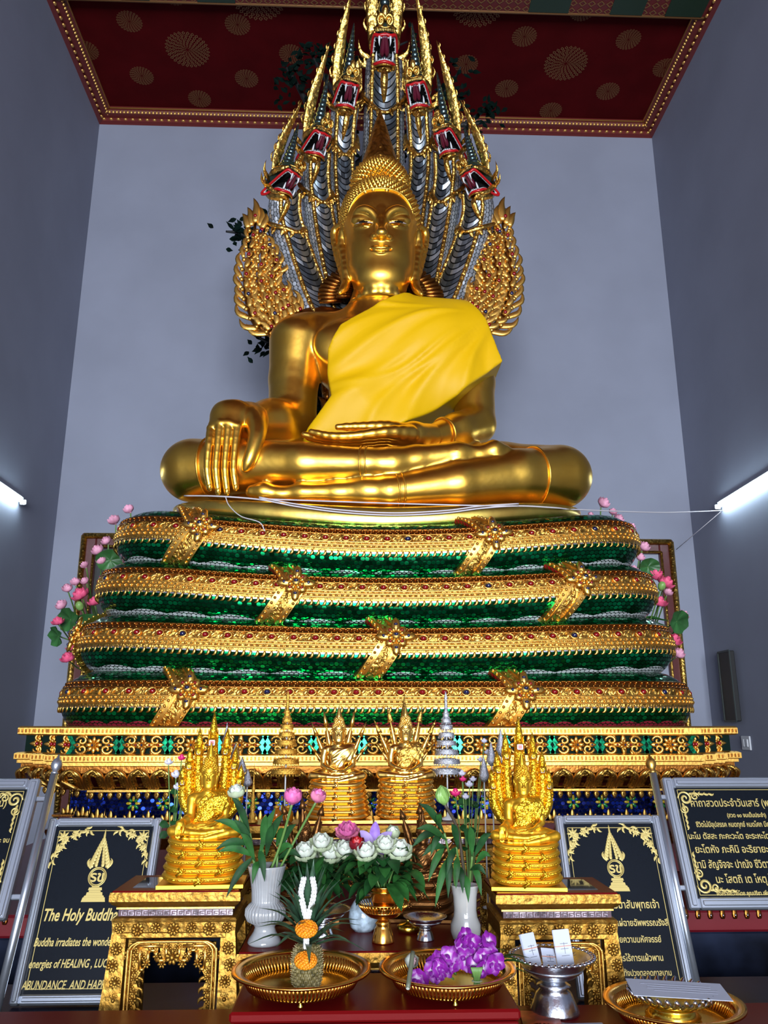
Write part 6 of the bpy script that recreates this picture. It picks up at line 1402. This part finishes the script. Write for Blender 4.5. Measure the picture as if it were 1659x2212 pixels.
e = empty('flower_garland', PA+np.array((0, -.062, .080)), 0, 'jasmine garland with two orange marigold balls hung on the pineapple', 'garland'); M_jas = simple('jasmine_white', (.78, .78, .74), .5); M_mari = simple('marigold_orange', (.90, .27, .005), .55, var=.25, vsc=120)
m = MB()
for s in (-1, 1):
    P = path([(0, .012, .095), (s*.010, -.002, .13), (s*.018, .008, .165), (s*.012, .03, .195)], 13)
    for i, p in enumerate(P):
        for q in range(5): a = q*2*pi/5+i; m.add(ball(p+np.array((cos(a)*.005, sin(a)*.005, 0)), (.0042, .0042, .006), 6, 4), 0)
m.add(tube([(0, .005, .095), (0, -.002, .03)], .003, 6), 0)
for z in (.050, .042, .034): 
    for q in range(6): m.add(ball((cos(q)*.005, -.006+sin(q)*.005, z), (.004, .004, .006), 6, 4), 0)
m.build('jasmine_strand', M_jas, e)
for k, z in enumerate((.078, .002)):
    m = MB(); m.add(ball((0, -.008, z), (.027, .020, .019), 12, 8), 0)
    for q in range(120):
        zz = 1-2*(q+.5)/120; ph = q*2.399963; rr_ = sqrt(1-zz*zz); d = np.array((rr_*cos(ph), rr_*sin(ph), zz)); m.add(ball((0, 0, 0), (.0062, .0030, .0042), 5, 4), 0, M=frame(np.array((0, -.008, z))+d*np.array((.028, .021, .020)), d) @ R('X', .9))
    m.build('marigold', M_mari, e)
# ---- orchids in the right tray
M_orch = NT('purple_orchid'); _o = M_orch.uv(); _s = M_orch.n('ShaderNodeSeparateXYZ', i_0=_o); M_orch.set(base=M_orch.ramp(_s.outputs[1], (.22, (.72, .60, .76)), (.5, (.27, .015, .32)), (.95, (.14, .007, .20))), rough=.45); M_orch = M_orch.m
def orchid_mesh():
    m = MB()
    for q, (L, W) in enumerate(((.021, .010), (.022, .013), (.020, .009), (.020, .009), (.022, .013))):
        V, F = petal(L, W, .25, .5, 6); uv = np.stack([0*V[:, 0], V[:, 2]/L], 1); m.add((V, F), 0, True, uv, M=R('Y', q*2*pi/5) @ R('X', .35))
    V, F = petal(.014, .007, .8, .5, 5); m.add((V, F), 0, True, np.stack([0*V[:, 0], .5+V[:, 2]/.028], 1), M=T(0, -.004, 0) @ R('Y', pi) @ R('X', .9)); return m.build('blossom', M_orch, link=False)
ORM = orchid_mesh(); OZ = TRR[2]+.017
def orchid_spray(label, base, top, n, spread):
    base = np.array(base); top = np.array(top); e = empty('orchid_spray', base, 0, label, 'flower', 'purple orchid sprays in the right tray'); P = path([(0, 0, 0), (top-base)*.5+np.array((0, 0, .02)), top-base], 20); MB().add(tube(P, .0028, 6)).build('stem', M_stem, e)
    for k in range(n):
        i = int(6+13*k/max(n-1, 1)); o = meshobj('blossom', ORM, e); o.location = P[i]+np.array((random.uniform(-1, 1)*spread, -.012+random.uniform(-.012, .006), random.uniform(-.6, .8)*spread)); o.rotation_euler = (random.uniform(-.5, .5), random.uniform(-.9, .9), random.uniform(-.8, .8)); s = random.uniform(1.15, 1.55); o.scale = (s, s, s)
q = lambda u, v, Y: at(u, v, Y)
orchid_spray('purple orchid spray lowest at the left, over the tray rim', q(980, 2115, 2.42), q(905, 2105, 2.385), 7, .016)
orchid_spray('purple orchid spray just above the lowest left one', q(985, 2105, 2.44), q(950, 2075, 2.40), 6, .016)
orchid_spray('purple orchid spray standing highest in the right tray', q(1025, 2115, 2.42), q(1005, 2030, 2.41), 8, .018)
orchid_spray('purple orchid spray at the upper right of the bunch', q(1030, 2110, 2.43), q(1040, 2045, 2.41), 7, .018)
orchid_spray('purple orchid spray drooping right of the green stems', q(1020, 2110, 2.40), q(1060, 2075, 2.385), 6, .016)
foliage('orchid_leaves', 'long green leaves and stems lying over the right tray toward the silver bowl', np.array((.16, 2.43, OZ+.02)), [(random.uniform(-.05, .06), random.uniform(-.03, .03), random.uniform(0, .05), random.uniform(-.05, .45), random.uniform(-.5, .6), random.uniform(.07, .12)) for _ in range(14)]+[(random.uniform(-.09, -.02), random.uniform(-.03, .03), random.uniform(0, .03), random.uniform(.0, .7), random.uniform(2, 4.2), random.uniform(.05, .07)) for _ in range(8)], [M_leafg, M_leafm], .1, .009, down=.15)
m = MB()
for k in range(14): 
    x = -.012+.0018*k; m.add(tube(path([(x, random.uniform(-.006, .006), 0), (x*.5, -.004, .03), (x*1.3, -.01, .062)], 6), .0022, 5), 0)
m.add(tube([(.013*cos(a), .010*sin(a)-.004, .028) for a in np.linspace(0, 2*pi, 17)[:-1]], .0015, 5, closed=True), 1)
o = m.build('stem_bundle', [M_stem, M_gpet]); o.location = q(1030, 2122, 2.36)*np.array((1, 1, 0))+np.array((0, 0, OZ+.001)); tag(o, 'tied bundle of green orchid stems standing in the right tray', 'stems')
e = empty('candle', (0, 0, 0), 0, 'grey green candle stick leaning against the right tray', 'candle'); a, b = q(881, 2135, 2.27), q(892, 2056, 2.33); e.location = a
MB().add(tube(path([(0, 0, 0), (b-a)*.5, b-a], 8), .0062, 12)).build('stick', simple('candle_wax', (.11, .12, .08), .5), e); k = MB(); th = np.linspace(0, 2*pi, 13)[:-1]; M = frame((0, 0, 0), a-b)
k.add(tube(np.stack([.0035*np.cos(th), .0035*np.sin(th), .001+0*th], 1), .0012, 5, closed=True), 0, M=M); k.build('end_ring', M_wpet, e)
o = MB(); lotus(o, .040, .4, 0, (4, 5), 1); o = o.build('lotus_bud', [simple('blush_petal', (.70, .45, .48), .5, var=.2, vsc=30), M_wpet]); o.location = (q(880, 2060, 2.50)[0], 2.50, TRR[2]+.055); o.rotation_euler = (1.2, 0, .6); tag(o, 'fallen pinkish white lotus bud on the rear rim of the right tray', 'flower')
# ---- silver bowl with slips, ring bowl with card, leaflets
p = atz(1200, 2188, .802); SBR = (p[0], 2.585, .801); HB = at(1205, 2062, 2.585)[2]-.801
e = pedestal_bowl('pedestal_bowl', 'tall silver footed bowl holding paper slips in front of the right table', SBR, .118, HB, simple('bright_silver', (.60, .62, .68), .26, 1.0, 160, .3, .002), foot=.52, chase=18)
m = MB()
for k in range(40): a = k*2*pi/40; m.add(ball((.118*cos(a), .118*sin(a), HB*.99), (.010, .010, .005), 6, 4), 0)
m.build('scalloped_rim', M_slv, e)
M_paper = simple('white_paper', (.48, .51, .62), .6); M_pink = simple('printed_lines', (.10, .10, .13), .6); M_band = simple('rubber_band', (.50, .20, .12), .5)
def slips(label, u, v, w, h, tilt, rz, n, bandc):
    b = q(u, v, 2.575); e = empty('paper_slips', (b[0], 2.572, SBR[2]+HB*.80), rz, label, 'paper', 'bundles of paper slips in the silver bowl'); e.rotation_euler = (tilt, .10*(-1)**n, rz)
    m = MB()
    for k in range(n): m.add(box((.002*sin(k*2), .0016*k, h/2), (w, .0008, h-.003*(k % 3))), 0, False)
    m.build('slip_stack', M_paper, e); m = MB()
    for z in (.62, .48, .3): m.add(box((.004, -.0008, h*z), (w*.5, .0006, .0012)), 0, False)
    m.add(box((0.004, -.0008, h*.5), (.0012, .0006, h*.3)), 0, False); m.build('print_lines', M_pink, e)
    MB().add(box((0, .0008*n, h*.55), (w+.002, .0018*n+.002, .002)), 0, False).build('band', M_band, e)
slips('banded bundle of white paper slips at the left of the silver bowl', 1155, 2075, .042, .090, -.35, .25, 7, 0)
slips('taller banded bundle of white paper slips at the right of the silver bowl', 1222, 2072, .046, .098, -.25, -.10, 9, 0)
slips('small loose paper slip lying between the two bundles', 1188, 2080, .040, .055, -.7, .1, 2, 0)
m = MB(); m.add(lathe([(0, 0), (.07, 0), (.075, .006), (.06, .02), (.055, .03), (.09, .042), (.105, .05), (.10, .052), (.05, .036), (0, .034)], 40, close=False), 0)
e = empty('ring_bowl', (TR3[0]+.0, TR3[1]+.01, TR3[2]+.017), 0, 'low gold stand with a twisted silver ring under the paper card', 'bowl'); m.build('stand', M_gbrass, e); m = MB()
for k in range(30):
    a = k*2*pi/30; c, s = cos(a), sin(a); m.add(tube(path([(.100*c, .100*s, .050), (.112*cos(a+.1), .112*sin(a+.1), .060), (.120*cos(a+.05), .120*sin(a+.05), .072)], 6), [.006, .008, .004], 7), 0)
m.build('twisted_ring', M_slv, e)
card = MB(); card.add(box((0, 0, 0), (.26, .11, .0015)), 0, False)
for k in range(4): card.add(box((.0+.006*k, .028-.014*k, .0010), (.19-.02*(k % 2), .0035, .0006)), 1, False)
o = card.build('paper_card', [M_paper, simple('grey_print', (.30, .31, .38), .6)]); o.location = (TR3[0]+.005, TR3[1]-.03, TR3[2]+.096); o.rotation_euler = (.10, .03, -.12); tag(o, 'white printed paper card lying across the ring bowl at bottom right', 'card')
M_book = simple('booklet_cover', (.36, .05, .015), .35, var=.8, vsc=14); 
b = atz(1152, 2182, .802); e = empty('booklet', (b[0], 2.50, .8005), -.12, 'glossy red brown printed booklet on the table below the silver bowl', 'booklet'); MB().add(box((0, 0, .003), (.105, .15, .006), .001), 0, False).build('pages', M_paper, e); MB().add(box((0, 0, .0068), (.107, .152, .0014)), 0, False).build('cover', M_book, e)
V, F = textmesh('ที่ได้รู้', .026, .9, 0, 'CENTER', .0005); MB().add((np.stack([V[:, 0], -.045+V[:, 2], .0080-V[:, 1]*0], 1), F), 0, False).build('cover_title', simple('cover_letters', (.55, .42, .38), .5), e)
b = atz(1215, 2206, .802); e = empty('leaflet', (b[0], 2.425, .8005), .05, 'white leaflet with dark photo at the bottom edge of the table', 'leaflet'); MB().add(box((0, 0, .001), (.22, .13, .002)), 0, False).build('sheet', M_paper, e); MB().add(box((.01, .03, .0023), (.055, .05, .0006)), 0, False).build('photo', M_black, e)
# ------------------------------------------------------------------ dark bodhi tree behind the naga heads
M_bark = simple('dark_bark', (.008, .008, .009), .6, 0, 40, .4, .006); M_tleaf = simple('dark_tree_leaf', (.0012, .006, .0045), .7, var=.5, vsc=9, spec=.05)
TREE = empty('bodhi_tree', (-.35, 7.08, 1.6), 0, 'dark ornamental tree with sparse leaves rising behind the naga heads', 'tree')
def pxs(Y, *pts): return [at(u, v, Y) for u, v in pts]
m = MB()
for pts, r in (([np.array((-.35, 7.08, 1.6)), np.array((-.40, 7.08, 3.2))]+pxs(7.08, (690, 880), (700, 760), (715, 620), (705, 470), (712, 340), (740, 200), (770, 130)), [.10, .09, .06, .06, .07, .07, .06, .05, .02]),
               (pxs(7.05, (712, 600), (660, 545), (610, 535), (560, 530), (520, 505), (488, 500)), [.05, .045, .04, .03, .02, .01]), (pxs(7.05, (600, 535), (575, 490), (540, 478), (525, 470)), [.03, .02, .015, .008]), (pxs(7.05, (560, 530), (535, 540), (515, 540)), [.02, .015, .006]),
               (pxs(7.05, (692, 800), (640, 760), (590, 745), (560, 730), (545, 722)), [.05, .04, .025, .015, .008]), (pxs(7.05, (600, 748), (590, 770), (583, 795)), [.02, .012, .006]), (pxs(6.95, (697, 800), (685, 840), (672, 880), (668, 905)), [.035, .03, .02, .01]), (pxs(6.95, (685, 840), (698, 860), (700, 880)), [.025, .02, .008]),
               (pxs(7.08, (708, 340), (670, 240), (640, 180), (615, 140)), [.05, .035, .025, .01]), (pxs(7.08, (735, 220), (690, 150), (668, 105)), [.04, .025, .01]), (pxs(7.08, (715, 420), (790, 340), (860, 300), (930, 260), (1000, 270), (1060, 262)), [.05, .045, .04, .035, .025, .01]), (pxs(7.08, (930, 260), (960, 200), (985, 165), (995, 145)), [.035, .025, .015, .008]), (pxs(7.08, (1000, 270), (1045, 240), (1068, 225)), [.025, .015, .008]), (pxs(7.08, (770, 140), (810, 120), (880, 90)), [.03, .02, .01]),
               (pxs(7.05, (720, 560), (900, 610), (1040, 640), (1075, 600), (1100, 560)), [.045, .04, .03, .015, .008])):
    m.add(tube(path(pts, 8*len(pts)), r, 8), 0)
childof(m.build('trunk', M_bark), TREE)
m = MB()
for u0, v0, su, sv, n, Y in ((520, 505, 32, 34, 26, 7.02), (590, 500, 26, 40, 18, 7.02), (565, 740, 26, 30, 15, 7.0), (678, 880, 20, 28, 18, 6.9), (640, 170, 40, 50, 42, 7.02), (690, 120, 50, 28, 40, 7.02), (760, 130, 30, 36, 18, 7.02), (970, 190, 44, 50, 44, 7.02), (1045, 245, 34, 30, 26, 7.02), (905, 110, 30, 40, 16, 7.02), (770, 330, 30, 40, 10, 7.0), (700, 330, 16, 40, 8, 7.0), (885, 330, 20, 34, 8, 7.0), (1080, 590, 26, 34, 12, 7.0), (640, 540, 30, 20, 10, 7.0), (1060, 500, 14, 40, 8, 7.0)):
    for _ in range(int(n*1.5)):
        o = at(u0+random.gauss(0, su*.55), v0+random.gauss(0, sv*.55), Y+random.uniform(-.05, .06)); a = random.uniform(0, 2*pi); d = np.array((cos(a), random.uniform(-.4, .2), sin(a)))*random.uniform(.065, .11); nrm_ = np.array((random.uniform(-.5, .5), -1, random.uniform(-.8, .2)))
        m.add(leafblade(path([o, o+d*.5, o+d], 5), [.003, .020, .022, .010, .001], np.cross(d, nrm_), .15), 0)
childof(m.build('foliage', M_tleaf), TREE)
# ------------------------------------------------------------------ lotus sprays in tall vases behind both ends of the coils
ORD = ['topmost', 'second from the top', 'third from the top', 'fourth from the top', 'fifth from the top', 'sixth from the top', 'seventh from the top', 'eighth from the top', 'ninth from the top', 'tenth from the top', 'eleventh from the top', 'twelfth from the top', 'thirteenth from the top', 'fourteenth from the top', 'fifteenth from the top', 'sixteenth from the top', 'lowest']
M_sp1 = simple('pale_pink_silk', (.82, .34, .48), .55, var=.35, vsc=12); M_sp2 = simple('rose_pink_silk', (.82, .10, .22), .55, var=.3, vsc=12); M_pad = simple('lotus_pad', (.03, .12, .03), .45, var=.4, vsc=6)
def lotus_spray(side, sx, fl, pads, buds):
    rx, ry, rz = sx*2.10, 7.38, 1.601
    v = MB().add(lathe([(0, 0), (.07, 0), (.075, .02), (.05, .06), (.085, .18), (.09, .28), (.06, .38), (.05, .42), (.07, .47), (.065, .465), (.045, .40), (0, .3)], 28, close=False)).build('tall_vase', M_celadon); v.location = (rx, ry, rz); tag(v, 'tall pale vase hidden behind the %s end of the coils' % side, 'vase')
    root = np.array((rx, ry, rz+.40))
    for k, (u, v_, r, kind) in enumerate(sorted(fl, key=lambda q: q[1])):
        Y = 6.75+.25*random.random() if abs(u-815) > 560 else 6.45; h = at(u, v_+8, Y)
        lab = '%s pink lotus of the spray beside the %s end of the coils' % (ORD[k], side)
        flower_on_stem('silk_lotus', lab, 'flower', root+np.array((random.uniform(-.02, .02), random.uniform(-.02, .02), 0)), h, np.array((h[0]+(rx-h[0])*.3+sx*.12, ry-.05, root[2]*.45+h[2]*.55)), lambda m, r=r, kind=kind: (lotus(m, r*.0046, .55 if kind == 0 else .95, 0, (4, 5, 6)), [M_sp1 if kind == 0 else M_sp2])[1], M_stem, .006, 'pink silk lotuses beside the coils', lean=(sx*random.uniform(.1, .8), random.uniform(-.8, -.2), 1))
    for k, (u, v_, w_, a) in enumerate(pads):
        Y = 6.85; c = at(u, v_, Y); e = empty('lotus_leaf', root, 0, '%s broad green lotus leaf in the %s spray' % (('upper', 'middle', 'lower', 'lowest')[k] if len(pads) > 2 else ('larger', 'smaller')[k], side), 'leaf'); MB().add(tube(path([(0, 0, 0), (c-root)*.5+(0, .05, .05), c-root], 10), .006, 6)).build('stem', M_stem, e)
        P = []; 
        for rr_ in np.linspace(0.02, 1, 6): P.append([(rr_*w_*cos(t)*(1+.05*sin(5*t)), -.03*rr_*rr_+.012*sin(6*t)*rr_, rr_*w_*.8*sin(t)) for t in np.linspace(0, 2*pi, 25)[:-1]])
        V, F = surf(np.array(P), False, True); o = MB().add((V, F), M=R('Z', a) @ R('X', .3)).build('leaf_blade', M_pad, e); o.location = c-root
    for k, (u, v_) in enumerate(buds):
        h = at(u, v_, 6.8); flower_on_stem('lotus_bud', 'yellow green lotus bud in the %s spray beside the coils' % side, 'flower', root, h, (root+h)/2+(sx*.1, 0, 0), lambda m: (m.add(ball((0, 0, .02), (.035, .035, .045), 10, 7), 0), [M_budg])[1], M_stem, .006)
lotus_spray('left', -1, [(282, 1099, 15, 0), (250, 1124, 18, 0), (234, 1166, 15, 0), (216, 1188, 18, 0), (222, 1210, 15, 0), (186, 1218, 12, 0), (187, 1252, 12, 0), (236, 1243, 18, 1), (164, 1256, 14, 0), (147, 1270, 15, 0), (178, 1284, 20, 1), (138, 1306, 17, 0), (205, 1299, 15, 1), (126, 1341, 14, 1), (219, 1354, 15, 1), (162, 1393, 17, 1), (149, 1420, 17, 1)], [(190, 1352, .135, .1), (152, 1338, .13, -.6), (126, 1374, .11, -.8), (238, 1210, .12, .3)], [(174, 1313)])
lotus_spray('right', 1, [(1298, 1086, 18, 0), (1323, 1104, 12, 0), (1332, 1119, 15, 0), (1275, 1107, 8, 0), (1358, 1138, 15, 0), (1387, 1180, 17, 0), (1380, 1202, 14, 0), (1366, 1230, 14, 0), (1410, 1240, 22, 1), (1434, 1258, 20, 1), (1383, 1256, 12, 0), (1440, 1278, 14, 0), (1424, 1300, 18, 1), (1470, 1328, 17, 0), (1453, 1381, 18, 1), (1461, 1411, 18, 0)], [(1462, 1342, .13, .6), (1400, 1224, .10, .2)], [(1428, 1270)])
m = MB()
for k in range(40):
    o = np.array((2.10+random.uniform(-.02, .02), 7.36, 2.0)); t = at(1385+random.uniform(-10, 78), 1300+random.uniform(0, 110), 6.75+random.uniform(0, .25)); m.add(leafblade(path([o, (o+t)/2+np.array((.05, -.05, .25)), t], 9), np.array([.3, .8, 1, .7, .05])*.016, (.4, -.6, .6), .2), k % 2)
o = m.build('grass_leaves', [M_pad, M_leafm]); tag(o, 'clump of narrow green leaves low in the right lotus spray', 'leaves')
# ------------------------------------------------------------------ sacred thread
M_thr = simple('white_thread', (.66, .62, .66), .7)
def py(x): q = max(0, 1-(abs(x)/1.60)**2.667); return 6.28-1.06*q**.375-.022
TH = empty('sacred_thread', (0, 5.2, 3.05), 0, 'white sacred thread draped along the base plate to the right wall tube', 'thread')
def run(pts, r, name):
    P = []
    for u, v in pts:
        Y = 5.3
        for _ in range(6): Y = min(py(np.clip(at(u, v, Y)[0], -1.55, 1.55)), 5.75)
        P.append(at(u, v, Y))
    return P
a = run([(398, 1071), (470, 1072), (560, 1079), (640, 1094), (740, 1107), (850, 1113), (960, 1108), (1040, 1098), (1120, 1093), (1200, 1097), (1250, 1101)], 0, '')
wl = atx(1560, 1103, XR-.06)
m = MB(); m.add(tube(path(a+[a[-1]*.5+wl*.5-np.array((0, 0, .02)), wl], 90), .0055, 5), 0); childof(m.build('draped_strand', M_thr), TH)
a2 = [p+np.array((0, -.008, .014)) for p in a[2:9]]; m = MB(); m.add(tube(path(a2, 50), .005, 5), 0); childof(m.build('draped_strand', M_thr), TH)
b = run([(560, 1078), (700, 1083), (850, 1088), (1000, 1092), (1120, 1094)], 0, ''); m = MB(); m.add(tube(path([p+np.array((0, -.006, 0)) for p in b], 40), .005, 5), 0); childof(m.build('straight_strand', M_thr), TH)
c = [at(487, 1073, 5.36), at(495, 1092, 5.28), at(520, 1115, 5.14), at(560, 1128, 5.03), at(572, 1147, 4.985)]; m = MB(); m.add(tube(path(c, 24), .004, 5), 0); childof(m.build('loose_end', M_thr), TH)
m = MB(); m.add(tube([wl, at(1461, 1187, YB-.09)], .0035, 5), 0); childof(m.build('thin_strand', M_thr), TH)
